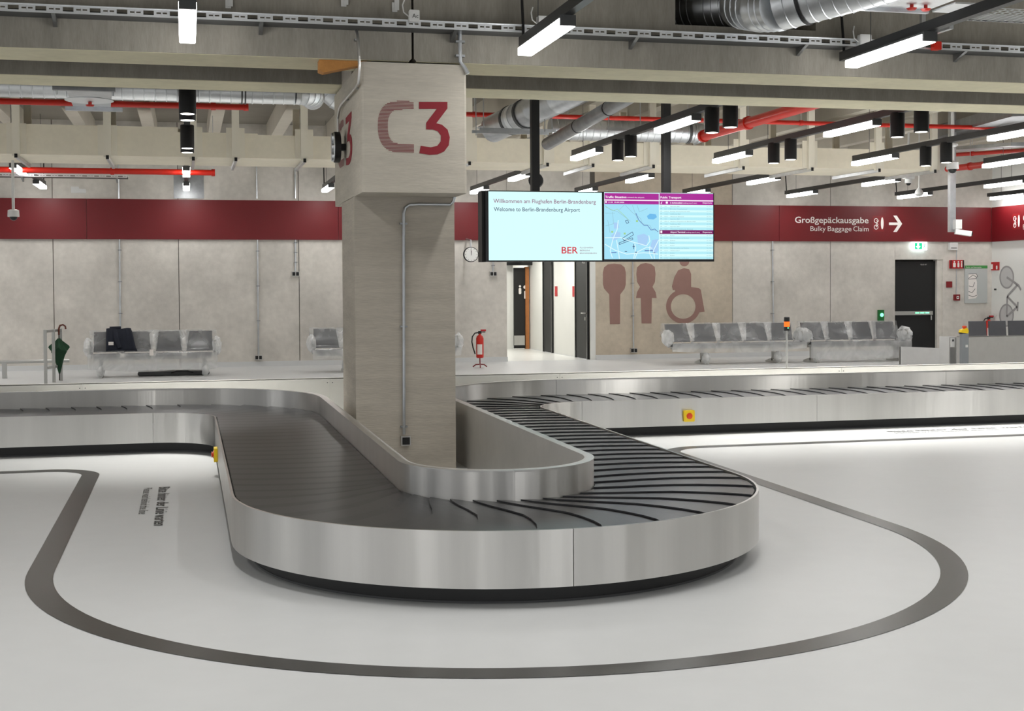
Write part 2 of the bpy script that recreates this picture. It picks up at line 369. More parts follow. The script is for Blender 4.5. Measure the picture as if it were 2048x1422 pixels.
# arrow
def stroke(a, b, wd):
    dx, dz = b[0]-a[0], b[1]-a[1]; l = math.hypot(dx, dz); nx, nz = -dz/l*wd/2, dx/l*wd/2
    return [(a[0]+nx, a[1]+nz), (a[0]-nx, a[1]-nz), (b[0]-nx, b[1]-nz), (b[0]+nx, b[1]+nz)]
q = MB(); ax, az = 15.86, 3.03
for a, b in (((0, 0), (.3, 0)),): q.prism(stroke((ax, az), (ax+.28, az), .06), (0, F, 0), UX, UZ, .002)
q.prism([(ax+.11, az+.19), (ax+.2, az+.19), (ax+.34, az), (ax+.2, az-.19), (ax+.11, az-.19), (ax+.25, az)], (0, F-.001, 0), UX, UZ, .002)
q.build('arrow', 'letter_white', band)
band2 = thing('sign_band', 'dark red sign band on the white side wall above the bicycle drawing', 'sign band', (RW, 20, 2.62))
for a, b in ((6, 11), (11, 16), (16, 21), (21, 26), (26, WALL-.05)): MB().box(RW-.05, RW, a+.004, b-.004, 2.62, 3.43).build('band_panel', 'red_band', band2)
X2 = RW-.052
bulky_icon((X2, 27.02, 2.87), -UY, -UX, band2)
text('lettering', 'Großgepäckausgabe', (X2, 26.62, 3.05), -UY, UZ, 'letter_white', band2, height=.145, bold=.012)
text('lettering', 'Bulky Baggage Claim', (X2, 26.62, 2.86), -UY, UZ, 'letter_white', band2, height=.12)

# ------------------------------------------------------------------ column, corbel, beams
CL, CR, CY0, CY1 = 1.44, 2.335, 11.66, 12.62
colu = thing('concrete_column', 'square concrete column with a wide C3 head rising inside the carousel', 'column', (1.89, 12.1, 0))
MB().box(CL, CR, CY0, CY1, 0, 2.44).build('shaft', 'concrete_column', colu)
KB, KT, KY0, KY1 = 2.437, 3.525, 11.1, 13.2
cb = MB(); b_ = .018
P8 = [(CL+b_, KY0), (CR-b_, KY0), (CR, KY0+b_), (CR, KY1-b_), (CR-b_, KY1), (CL+b_, KY1), (CL, KY1-b_), (CL, KY0+b_)]
cb.prism(P8, (0, 0, KB), UX, UY, KT-KB).build('corbel_head', 'concrete_corbel', colu)
MB().box(CL+.0, CR, 11.78, 12.54, KT, 4.6).build('column_top', 'concrete_column', colu)
# number on the head: 3 solid, C made of thin stripes
def z3(px, py): return ((px/3.387+500), py/3.387)
poly3 = [(1145, 690), (1337, 690), (1337, 735), (1262, 835), (1300, 845), (1338, 878), (1353, 930), (1346, 985), (1315, 1026), (1270, 1046), (1215, 1049), (1147, 1038), (1156, 988), (1225, 998), (1268, 988), (1292, 958), (1293, 918), (1272, 890), (1240, 878), (1193, 877), (1193, 833), (1264, 738), (1145, 738)]
P3 = []
for a in poly3:
    p = aty(*z3(*a), KY0); P3.append((p.x, p.z))
YP = KY0-.003
MB().prism(P3, (0, YP+.002, 0), UX, UZ, .003).build('digit_three', 'red_print', colu)
def striped_C(place, parent, m):
    q = MB(); cx, cz, a, b = .19, .2165, .19, .2165; ai, bi = .105, .145; z = .004
    while z < .43:
        t = (z+.0035-cz)/b; e = 2.5
        xl = cx-a*(1-abs(t)**e)**(1/e); ti = (z+.0035-cz)/bi
        xr = cx-ai*(1-abs(ti)**e)**(1/e) if abs(ti) < 1 else (.306 if abs(t) < .985 else .27)
        if abs(ti) < 1 and abs(ti) > .93: xr = min(xr+.02, .306)
        q.add([place(xl, z), place(xr, z), place(xr, z+.0068), place(xl, z+.0068)], [(0, 1, 2, 3)]); z += .0118
    return q.build('striped_letter', m, parent)
striped_C(lambda x, z: (1.573+x, YP, 2.772+z), colu, 'mauve_stripe')
cx3 = min(p[0] for p in P3); 
side = [(12.22-(p[0]-cx3)*1.75, p[1]-.01) for p in P3]
MB().prism(side, (CL-.004, 0, 0), UY, UZ, .003).build('digit_three', 'red_print', colu)
striped_C(lambda x, z: (CL-.003, 12.92-x*1.75, 2.772+z), colu, 'mauve_stripe')
def beam(name, label, x0, x1, y0, y1, notch=None, panel=None):
    b = .02; z0, z1 = 3.55, 4.6
    q = MB(); poly = [(x0+b, z0), (x1-b, z0), (x1, z0+b), (x1, z1)]
    if notch: poly += [(notch[1], z1), (notch[1], notch[2]), (notch[0], notch[2]), (notch[0], z1)]
    poly += [(x0, z1), (x0, z0+b)]
    q.prism(poly, (0, y0, 0), UX, UZ, -(y1-y0)); t = thing(name, label, 'beam', ((x0+x1)/2, (y0+y1)/2, z0)); q.build('beam_body', 'concrete_beam', t)
    MB().box(x0+.02, x1-.02, y0+.012, y1-.012, z0-.004, z0+.002).build('soffit', 'concrete_soffit_lit', t); return t  # thin underside sheet, bounce brightness painted into its cream colour
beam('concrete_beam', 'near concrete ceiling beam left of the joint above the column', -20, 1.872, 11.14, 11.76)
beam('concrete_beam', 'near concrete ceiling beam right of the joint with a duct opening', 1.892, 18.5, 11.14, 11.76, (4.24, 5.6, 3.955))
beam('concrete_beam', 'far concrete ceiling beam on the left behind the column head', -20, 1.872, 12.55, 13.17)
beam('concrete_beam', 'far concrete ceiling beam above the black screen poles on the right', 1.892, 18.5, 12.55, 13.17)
for i, (a, b) in enumerate(((1.5, 1.84), (1.93, 2.27))):
    for j, (y0, y1) in enumerate(((11.2, 11.7), (12.6, 13.1))):
        MB().box(a, b, y0, y1, KT, 3.55).build('bearing_pad', 'black', colu)
fo = MB(); A = aty(660, 128, 11.5); 
fo.prism([(1.10, 3.455), (1.10, 3.548), (1.55, 3.548), (1.44, 3.51), (1.14, 3.44)], (0, 11.2, 0), UX, UZ, -.14)
tag(fo.build('foam_wedge', 'orange_foam'), 'orange brown foam wedge stuck under the beam by the column head', 'foam')

# ------------------------------------------------------------------ baggage carousel
SEG = [('l', (-7, 14.1), (1, 0), 6.66), ('a', (-.34, 13.0), 1.1, 90, -1), ('l', (.76, 13.0), (0, -1), 4.88), ('a', (1.88, 8.12), 1.12, 180, 1),
       ('l', (3.0, 8.12), (0, 1), 4.88), ('a', (4.1, 13.0), 1.1, 180, -1), ('l', (4.1, 14.1), (1, 0), 14)]
STARTS = []; s_ = 0
for g_ in SEG:
    STARTS.append(s_)
    s_ += g_[3] if g_[0] == 'l' else g_[2]*(math.pi if g_[3] == 180 and g_[4] == 1 else math.pi/2)
STOT = s_
def path(s, t=0):                 # t > 0 : towards the public side
    i = max(k for k in range(7) if STARTS[k] <= max(s, 0)+1e-9); d = s-STARTS[i]; g_ = SEG[i]
    if g_[0] == 'l':
        h_ = Vector((*g_[2], 0)); p = Vector((*g_[1], 0))+h_*d
    else:
        r = g_[2]; sgn = g_[4]; a0 = {1: R(90), 3: R(180), 5: R(180)}[i]; a = a0+sgn*d/r
        p = Vector((g_[1][0]+r*math.cos(a), g_[1][1]+r*math.sin(a), 0)); h_ = Vector((-math.sin(a), math.cos(a), 0))*sgn
    return p+Vector((h_.y, -h_.x, 0))*t
def samples(a, b):
    out = [a]
    for i in range(7):
        e = STARTS[i+1] if i < 6 else STOT
        lo, hi = max(a, STARTS[i]), min(b, e)
        if hi <= lo: continue
        k = 1 if SEG[i][0] == 'l' else max(2, int((hi-lo)/.075))
        out += [lo+(hi-lo)*j/k for j in range(1, k+1)]
    return out
def ribbon(a, b, t0, t1, z0, z1):
    q = MB(); S = samples(a, b); rows = []; uv = []
    for s in S:
        for t, z in ((t0, z0), (t1, z0), (t1, z1), (t0, z1)):
            p = path(s, t); rows.append((p.x, p.y, z)); uv.append((z*1.0, s))
    n = len(S); fs = [(i*4+k, i*4+(k+1) % 4, (i+1)*4+(k+1) % 4, (i+1)*4+k) for i in range(n-1) for k in range(4)]
    fs += [(0, 1, 2, 3), tuple(4*(n-1)+k for k in range(4))]
    return q.add(rows, fs, uv)
car = thing('baggage_carousel', 'winding stainless steel baggage carousel with black rubber slat belt around the column', 'carousel', (1.88, 9, 0))
N0 = STARTS[3]; NM = N0+1.12*math.pi/2; N1 = STARTS[4]
cuts = [2.0, 4.2, STARTS[1], STARTS[2]+.02, NM+.02, STARTS[5]-.0, STARTS[6]+.0, STARTS[6]+2.75, STARTS[6]+6.2, STARTS[6]+9.6, STARTS[6]+13]
for a, b in zip(cuts, cuts[1:]): ribbon(a+.0015, b-.0015, .5, .515, .105, .402).build('fascia_panel', 'steel', car, True)
fc = [2.0, STARTS[1], STARTS[2], NM-.05, STARTS[5], STARTS[6], STARTS[6]+5, STARTS[6]+9, STARTS[6]+13]
for a, b in zip(fc, fc[1:]):
    fp = ribbon(a+.001, b-.001, -.515, -.5, .36, .562).build('fence_panel', 'steel', car, True)
    ribbon(a+.001, b-.001, -.545, -.498, .562, .568).build('fence_cap', 'steel_plain', fp, True)
    ribbon(a+.001, b-.001, -.56, -.545, .0, .568).build('inner_panel', 'steel_matte', fp, True)
ribbon(2, STARTS[6]+13, .37, .385, 0, .11).build('kick_plate', 'kick', car, True)
ribbon(2, STARTS[6]+13, .36, .388, 0, .012).build('floor_seal', 'dark_grey', car, True)
ribbon(2, STARTS[6]+13, -.498, .498, .30, .372).build('belt_bed', 'rubber_dark', car)
PITCH_S = .253
def edge(s, t):
    w_ = max(0, min(1, (s-N0+.3)/.5))*max(0, min(1, (N1-.05-s)/.6))
    st = .085*(1-(2*t)**2)-.03
    return (1-w_)*st + w_*(-.36*(max(0, .1-t)/.55)**1.8-.03*(max(0, t-.3)/.19)**2)
T = [-.492, -.42, -.3, -.15, 0, .15, .3, .42, .488]
k0 = int((2.3-(N0+1.42))/PITCH_S); k1 = int((STARTS[6]+8.2-(N0+1.42))/PITCH_S)
for k in range(k0, k1):
    s0 = N0+1.42+PITCH_S*k; q = MB(); L0 = []; L1 = []; L2 = []; L3 = []
    for t in T:
        a = s0+edge(s0, t); b = s0+PITCH_S+edge(s0+PITCH_S, t)+.035
        inner = -.05 if abs(t) < .46 else 0
        for s, z, L in ((a, .3965, L0), ((a+b)/2, .392, L1), (b, .3825, L2), (a, .3875, L3)):
            p = path(s, t); L.append((p.x, p.y, z))
    q.grid([L3, L0, L1, L2])
    ob = q.build('belt_slat', 'rubber', car)
# emergency stops on the carousel fascia
def estop(label, o, u, n):
    o, u, n = Vector(o), Vector(u), Vector(n)
    t = thing('emergency_stop', label, 'emergency stop', o)
    q = MB().prism(rounded(-.062, .062, -.062, .062, .012), o, u, UZ, .03 if u.cross(UZ).dot(n) > 0 else -.03); q.build('box', 'yellow', t)
    c = o+n*.03; rot = n.to_track_quat('Z', 'Y').to_matrix()
    q = MB().lathe([(.034, 0), (.034, .005), (.018, .006), (.018, .01), (.026, .012), (.026, .018), (.012, .022)], (0, 0, 0), 16)
    q.v = [tuple(c+rot @ Vector(p)) for p in q.v]; q.build('button', 'orange_knob', t, True)
estop('yellow emergency stop box with red button on the right carousel fascia', (5.315, 13.584, .212), UX, -UY)
estop('yellow emergency stop box seen edge-on at the left carousel fascia', (.244, 11.88, .18), -UY, -UX)
# barrier that closes the island towards the wall
bar = thing('low_barrier', 'long low pale metal barrier behind the carousel in front of the benches', 'barrier', (4, 15.6, 0))
xs = [-9, -5.4, -1.15, 1.62, 4.42, 8.2, 12, 16, 18.5]
for a, b in zip(xs, xs[1:]):
    MB().box(a+.002, b-.002, 15.585, 15.6, 0, .572).box(a+.002, b-.002, 15.585, 15.64, .565, .575).build('barrier_panel', 'barrier', bar)
    for zz in (.52,): MB().lathe([(.006, 0), (.006, .004)], (b-.03, 15.581, zz), 8, 'y').lathe([(.006, 0), (.006, .004)], (a+.03, 15.581, zz), 8, 'y').build('screw', 'dark_grey', bar)
# signal light on a pole
t = thing('signal_light', 'amber and black signal light on a thin pole at the barrier', 'signal light', (7.453, 15.62, .575))
MB().tube([(7.453, 15.62, .575), (7.453, 15.62, 1.06)], .014, 10).build('pole', 'bench_steel', t, True)
MB().lathe([(.036, 0), (.036, .05), (.03, .055)], (7.453, 15.62, 1.05), 16).build('base_segment', 'black', t, True)
MB().lathe([(.036, 0), (.036, .065)], (7.453, 15.62, 1.10), 16).build('amber_lens', 'amber', t, True)
MB().lathe([(.036, 0), (.036, .055), (.03, .06)], (7.453, 15.62, 1.165), 16).build('top_segment', 'black', t, True)
MB().cbox((7.453, 15.583, 1.085), (.012, .004, .012)).build('status_led', 'green_light', t)

# ------------------------------------------------------------------ waiting line and floor lettering
def line_path():
    pts = []
    def arc(c, r, a0, a1, n):
        for k in range(n+1):
            a = R(a0+(a1-a0)*k/n); pts.append((c[0]+r*math.cos(a), c[1]+r*math.sin(a), math.cos(a), math.sin(a), 1 if a1 > a0 else -1))
    return pts, arc
q = MB(); c1 = (-1.24, 12.15); rr = .40; prof = []
def add(c, r, a0, a1, n, wsign):
    for k in range(n+1):
        a = R(a0+(a1-a0)*k/n); d = Vector((math.cos(a), math.sin(a), 0)); p = Vector((c[0], c[1], 0))+d*r; prof.append((p-d*.075*wsign, p+d*.075*wsign))
prof.append((Vector((-9, 12.475, 0)), Vector((-9, 12.625, 0))))
add(c1, rr, 90, 0, 12, 1)
add((1.89, 8.1), 2.73, 180, 360, 72, -1)
add((5.03, 12.15), .41, 180, 90, 12, 1)
prof.append((Vector((14, 12.485, 0)), Vector((14, 12.635, 0))))
rows = [[a+UZ*.0025 for a, b in prof], [b+UZ*.0025 for a, b in prof]]
tag(q.grid(rows).build('waiting_line', 'line'), 'dark grey waiting line painted on the floor around the carousel', 'floor line')
t1 = thing('floor_lettering', 'dark floor lettering running along the left side of the carousel', 'lettering', (-.2, 10.4, 0))
text('lettering', 'Bitte hinter der Linie warten', (-.24, 11.26, .003), -UY, UX, 'floor_text', t1, width=1.82, height=.092, bold=.012)
text('lettering', 'Please wait behind the line', (-.36, 11.24, .003), -UY, UX, 'floor_text', t1, width=1.28, height=.072)
t2 = thing('floor_lettering', 'dark floor lettering in front of the right carousel straight', 'lettering', (8.5, 13.2, 0))
text('lettering', 'Bitte hinter der Linie warten', (7.55, 13.22, .003), UX, UY, 'floor_text', t2, width=1.85, height=.1, bold=.012)
text('lettering', 'Please wait behind the line', (7.55, 13.08, .003), UX, UY, 'floor_text', t2, width=1.3, height=.072)

# ------------------------------------------------------------------ information screens
SY = 16.2
sc = thing('information_screen', 'left hanging screen with the welcome message', 'screen', (4.43, SY, 1.95))
MB().box(3.64, 5.176, SY, SY+.09, 1.945, 2.838).build('housing', 'black_gloss', sc)
MB().box(3.60, 3.66, SY+.03, SY+.25, 1.945, 2.838).build('side_panel', 'black', sc)
MB().box(3.68, 5.165, SY-.003, SY, 1.963, 2.825).build('display', 'screen_white', sc)
D = SY-.005
def sxy(a, b): p = aty(960+a/4.267, 370+b/4.267, D); return p
def stext(name, body, a0, b, a1, h, m, par, bold=0):
    p = sxy(a0, b); p1 = sxy(a1, b); text(name, body, (p.x, D, p.z), UX, UZ, m, par, width=p1.x-p.x, height=h, bold=bold)
stext('lettering', 'Willkommen am Flughafen Berlin-Brandenburg', 115, 152, 988, .052, 'screen_mauve', sc, .004)
stext('lettering', 'Welcome to Berlin-Brandenburg Airport', 118, 222, 853, .052, 'screen_navy', sc, .004)
stext('logo', 'BER', 697, 584, 836, .088, 'screen_red', sc, .012)
for i, s in enumerate(('FLUGHAFEN', 'BERLIN', 'BRANDENBURG')): stext('logo', s, 853, 540+24*i, (965, 933, 996)[i], .018, 'screen_mauve', sc)
s2 = thing('information_screen', 'right hanging screen with the traffic map and departure list', 'screen', (5.93, SY, 1.95))
MB().box(5.184, 6.70, SY, SY+.09, 1.945, 2.838).build('housing', 'black_gloss', s2)
def srect(name, a0, b0, a1, b1, m, par, d=0.0):
    p, p1 = sxy(a0, b1), sxy(a1, b0); MB().box(p.x, p1.x, D-.001-d, D+.004-d, p.z, p1.z).build(name, m, par)
srect('display', 1062, 72, 1990, 634, 'screen_white', s2, -.002)
srect('header', 1062, 74, 1526, 162, 'screen_magenta', s2); srect('header', 1532, 76, 1990, 168, 'screen_magenta', s2)
srect('divider', 1062, 128, 1526, 133, 'screen_pure', s2, .001); srect('divider', 1532, 131, 1990, 136, 'screen_pure', s2, .001)
srect('map', 1062, 166, 1526, 634, 'screen_map', s2)
D -= .003
stext('lettering', 'Traffic Situation', 1068, 110, 1250, .028, 'screen_pure', s2, .02)
stext('lettering', 'around the airport', 1258, 110, 1402, .016, 'screen_pure', s2)
stext('lettering', '11:20  25.09.2020', 1095, 152, 1230, .017, 'screen_pure', s2, .01)
stext('lettering', 'Public Transport', 1540, 114, 1718, .028, 'screen_pure', s2, .02)
stext('lettering', 'S Schönefeld', 1624, 158, 1725, .019, 'screen_pure', s2, .02)
stext('lettering', '(walking time 5 min.)', 1731, 158, 1850, .014, 'screen_pure', s2)
stext('lettering', 'Departure', 1901, 158, 1978, .018, 'screen_pure', s2, .01)
p = sxy(1075, 145); MB().prism(circle(p.x, p.z, .012, 14), (0, D, 0), UX, UZ, .002).build('clock_icon', 'screen_pure', s2)
p = sxy(1548, 150); MB().prism([(p.x-.012, p.z-.014), (p.x+.006, p.z-.014), (p.x+.004, p.z+.004), (p.x+.014, p.z+.014), (p.x+.006, p.z+.014)], (0, D, 0), UX, UZ, .002).build('train_icon', 'screen_pure', s2)
p = sxy(1594, 150); MB().prism(rounded(p.x-.014, p.x+.014, p.z-.014, p.z+.014, .005), (0, D, 0), UX, UZ, .002).build('walk_icon', 'screen_pure', s2)
# map content
def mline(name, pts, wd, m):
    q = MB(); P = [(sxy(*a).x, sxy(*a).z) for a in pts]
    for a, b in zip(P, P[1:]): q.prism(stroke(a, b, wd), (0, D, 0), UX, UZ, .0015)
    q.build(name, m, s2)
def mpoly(name, pts, m, dd=0):
    MB().prism([(sxy(*a).x, sxy(*a).z) for a in pts], (0, D+.001+dd, 0), UX, UZ, .001).build(name, m, s2)
mpoly('lake', [(1425, 265), (1450, 245), (1500, 250), (1510, 275), (1480, 295), (1435, 290)], 'screen_lake')
for pts in ([(1140, 320), (1180, 320), (1190, 365), (1145, 375)], [(1120, 430), (1165, 395), (1200, 405), (1195, 450), (1130, 480)], [(1340, 430), (1400, 415), (1440, 440), (1420, 520), (1350, 510)], [(1470, 470), (1520, 460), (1524, 560), (1490, 590), (1450, 540)]):
    mpoly('district', pts, 'screen_district')
roads = [[(1065, 450), (1200, 448), (1320, 492), (1360, 500), (1420, 520), (1450, 480), (1440, 430)], [(1130, 620), (1110, 560), (1135, 460), (1170, 380), (1180, 300)], [(1190, 630), (1178, 545), (1165, 470)], [(1320, 630), (1345, 570), (1425, 530), (1470, 540)], [(1065, 505), (1150, 555), (1250, 590), (1400, 578), (1520, 590)], [(1470, 630), (1445, 580), (1450, 520)], [(1490, 630), (1480, 560), (1524, 470)], [(1320, 500), (1330, 540), (1310, 630)]]
for r_ in roads: mline('road', r_, .010, 'screen_road')
streets = [[(1065, 175), (1120, 215), (1170, 225), (1240, 275), (1285, 310)], [(1240, 172), (1300, 235), (1370, 285), (1385, 330), (1450, 345), (1470, 385), (1524, 395)], [(1090, 300), (1110, 410)], [(1130, 230), (1140, 330), (1070, 350)], [(1300, 172), (1345, 300)], [(1190, 210), (1230, 172)], [(1340, 172), (1360, 230), (1430, 200)], [(1065, 240), (1150, 240)]]
for r_ in streets: mline('street', r_, .004, 'screen_faint')
mline('river', [(1330, 240), (1355, 300), (1400, 345), (1430, 345), (1460, 385), (1490, 375), (1520, 400)], .008, 'screen_blue')
mline('green_route', [(1070, 185), (1140, 220), (1170, 205), (1220, 250), (1270, 300)], .005, 'screen_green')
for pts in ([(1215, 455), (1300, 400), (1310, 425), (1230, 475)], [(1185, 495), (1300, 450), (1305, 463), (1190, 508)], [(1240, 305), (1260, 298), (1270, 322), (1252, 328)]): mline('runway', pts+[pts[0]], .006, 'screen_navy')
for a, b in ((1312, 525), (1245, 568), (1330, 573), (1485, 577)): mline('airport_mark', [(a-10, b), (a+10, b)], .008, 'screen_navy')
mline('airport_mark', [(1312, 505), (1312, 548)], .007, 'screen_navy'); mline('airport_mark', [(1120, 577), (1165, 575)], .010, 'screen_blue'); mline('airport_mark', [(1405, 560), (1475, 560)], .012, 'screen_blue')
for a, b in ((1340, 308), (1128, 400), (1235, 415)): mpoly('green_spot', [(a-8, b-8), (a+8, b-8), (a+8, b+8), (a-8, b+8)], 'screen_green')
names = ['Spandau Bhf', 'Dresden Hauptbahnhof', 'Königs Wusterhausen Bhf', 'Südkreuz Bhf', 'Westend, Bahnhof', 'Spandau Bhf', 'Airport Express via Berlin Hbf', 'Südkreuz Bhf', 'Spandau Bhf', 'Wünsdorf-Waldstadt, Bahnhof']
nums = ['S9', 'EC 173', 'RB22', 'S45', 'RE7', 'S9', 'RB14', 'S45', 'S9', 'RE7']; mins = [17, 20, 23, 25, 25, 37, 40, 45, 57, 57]
names2 = ['Rudow', 'Hermannplatz via Rudow', 'Erkner', 'Rudow', 'Rudow', 'Hermannplatz via Rudow', 'Waltersdorf', 'Rudow', 'Rudow', 'Hermannplatz via Rudow']
nums2 = ['X7', '171', '164', 'X7', 'X7', '171', '164', 'X7', 'X7', '171']; mins2 = [12, 16, 21, 22, 32, 36, 41, 42, 52, 56]
D += .003
def rows_(names, nums, mins, b0, step):
    global D
    for i, nm in enumerate(names):
        b = b0+step*i
        if i % 2: srect('table_row', 1534, b-10, 1990, b+11, 'screen_row', s2)
        D -= .002
        stext('lettering', nums[i], 1575, b+6, 1575+len(nums[i])*9, .011, 'screen_faint', s2)
        stext('lettering', nm, 1624, b+6, 1624+len(nm)*7.2, .012, 'screen_grey', s2)
        stext('lettering', '%d Min' % mins[i], 1934, b+6, 1977, .011, 'screen_faint', s2)
        p = sxy(1545, b); MB().prism(circle(p.x, p.z, .006, 10), (0, D, 0), UX, UZ, .001).build('line_icon', 'screen_faint', s2)
        D += .002
rows_(names, nums, mins, 181, 21.4)
srect('header', 1532, 384, 1990, 418, 'screen_dark_magenta', s2)
rows_(names2, nums2, mins2, 429, 21.4)
D -= .003
stext('lettering', 'Airport Terminal', 1624, 408, 1750, .02, 'screen_pure', s2, .02); stext('lettering', '(walking time 5 min.)', 1755, 408, 1875, .014, 'screen_pure', s2); stext('lettering', 'Departure', 1901, 408, 1978, .018, 'screen_pure', s2, .01)
p = sxy(1547, 400); MB().prism(rounded(p.x-.012, p.x+.012, p.z-.016, p.z+.016, .004), (0, D, 0), UX, UZ, .002).build('bus_icon', 'screen_pure', s2)
for x, lb in ((4.32, 'black square pole carrying the left end of the screens'), (6.087, 'black square pole carrying the right end of the screens')):
    t = thing('screen_pole', lb, 'pole', (x, SY+.1, 2.8))
    MB().box(x-.05, x+.05, SY+.09, SY+.19, 2.3, 4.6).build('post', 'black', t)
    MB().box(x-.3, x+.3, SY+.09, SY+.12, 2.3, 2.5).build('bracket', 'black', t)
# dark loudspeaker behind the left pole
t = thing('loudspeaker', 'round dark loudspeaker hanging behind the left screen pole', 'loudspeaker', (4.55, 17.2, 3.1))
MB().lathe([(.04, -.07), (.085, -.05), (.105, 0), (.085, .05), (.04, .07)], aty(1072, 361, 17.2), 20, 'y').build('body', 'black', t, True)
p = aty(1072, 361, 17.2); MB().tube([p+Vector((0, 0, .16)), Vector((p.x, p.y, 5.0))], .008, 6).build('cable', 'black', t)

# ------------------------------------------------------------------ light tracks
LZ = 3.58
bar_me = {}
lamp_me = MB().box(-.05, .05, -.65, .65, .062, .085).mesh('lamp', 'track')
diff_me = MB().prism(rounded(-.0625, .0625, 0, .066, .008, 2), (0, .65, 0), UX, UZ, 1.27).mesh('diffuser', 'lamp')
cap_me = MB().box(-.06, .06, -.652, -.625, .006, .085).mesh('end_cap', 'dark_grey')
spot_me = MB().lathe([(.085, 0), (.085, .28), (.08, .29)], (0, 0, 0), 20).box(-.035, .035, -.05, .05, .29, .36).mesh('spotlight', 'black', smooth=True)
lens_me = MB().lathe([(.068, -.002), (.068, .004)], (0, 0, 0), 18).mesh('lens', 'spot_lens')
lamp_light = bpy.data.lights.new('lamp_light', 'AREA'); lamp_light.shape = 'RECTANGLE'; lamp_light.size = .11; lamp_light.size_y = 1.24
lamp_light.energy = LAMP_W; lamp_light.spread = R(150); lamp_light.color = (1, .995, .98)
wall_lamp_light = lamp_light.copy(); wall_lamp_light.energy = WALL_LAMP_W
near_lamp_light = lamp_light.copy(); near_lamp_light.energy = NEAR_LAMP_W
spot_light = bpy.data.lights.new('spot_light', 'SPOT'); spot_light.energy = SPOT_W; spot_light.spot_size = R(84); spot_light.spot_blend = .6; spot_light.shadow_soft_size = .06; spot_light.color = (1, .985, .94)
def track(x, y0, y1, lamps, spots, label, cable=False):
    t = thing('light_track', label, 'light track', (x, (y0+y1)/2, LZ+.085), 'black light tracks under the concrete ceiling')
    h = (y1-y0)/2; cy = (y0+y1)/2
    MB().box(x-.037, x+.037, y0, y1, LZ+.085, LZ+.165).build('rail', 'track', t)
    for y in lamps:
        o = link('lamp', lamp_me, t, (0, y-cy, -.085)); link('diffuser', diff_me, o); link('end_cap', cap_me, o); link('lamp_light', wall_lamp_light if y > 22 else near_lamp_light if y < 11 else lamp_light, o, (0, .01, -.004))
    for y in spots:
        o = link('spotlight', spot_me, t, (0, y-cy, -.277)); link('lens', lens_me, o); link('spot_light', spot_light, o, (0, 0, -.01))
    for y in (y0+.5, y1-.5): MB().tube([(x, y, LZ+.165), (x, y, 5.0)], .004, 5).build('suspension_wire', 'dark_grey', t)
    if cable: MB().tube([(x-.0, y1-.02, LZ+.16), (x, y1-.01, LZ+.26), (x+.0, y1+.02, LZ+.45), (x, y1+.05, 4.3)], .012, 6).build('cable', 'black', t)
    return t
Z1 = 10.21
track(.03, 5.0, 10.95, (Z1,), (), 'black light track at the top left with one bright strip lamp', False)
track(2.79, 5.0, 10.93, (Z1,), (), 'black light track at the top right of the column', True)
track(5.81, 5.0, 11.02, (Z1,), (), 'black light track at the top right beside the red box', True)
A_, B_ = 15.4, 19.2; SP = (13.75, 14.28, 17.15, 17.7)
track(.03, 13.4, 19.9, (), SP, 'black track with four spotlights left of the column')
track(5.88, 13.3, 19.87, (A_, B_), SP, 'black light track with lamps and spotlights above the right screen')
track(8.24, 13.3, 19.85, (A_, B_), SP, 'black light track with spotlights, second from the screen poles')
track(10.68, 13.3, 19.87, (A_, B_), SP, 'black light track with spotlights beside the end of the cream duct')
track(13.1, 13.3, 19.85, (A_, B_), (), 'black light track in front of the white camera at the right edge')
track(-5.45, 13.3, 19.85, (A_, B_), (), 'black light track beyond the left edge of the view')
track(15.6, 13.3, 19.85, (A_, B_), (), 'black light track beyond the right edge of the view')
track(8.6, 5.0, 11.0, (Z1,), (), 'near black light track beyond the right edge of the view')
C_, D_ = 23.35, 26.7
for x, y0, lb, cb_ in ((-2.7, 22.7, 'short black light track near the far left wall above the red band', True), (.02, 22.7, 'short light track in front of the grey metal plate on the wall', False),
    (2.78, 22.7, 'short light track by the wall just left of the column head', True), (5.9, 22.7, 'short light track by the wall just right of the column head', False), (8.2, 22.7, 'short light track by the wall above the welcome screen', False),
    (10.68, 22.7, 'short light track by the wall above the departure screen', False), (13.15, 22.7, 'short light track above the white bulky baggage lettering', True), (15.9, 22.7, 'short light track above the dark escape door', True), (18.3, 23.2, 'short light track close to the white side wall', False)):
    track(x, y0, 27.55 if x not in (13.15, 15.9, 18.3) else 27.6, (C_+.05, D_+.1), (), lb, cb_)

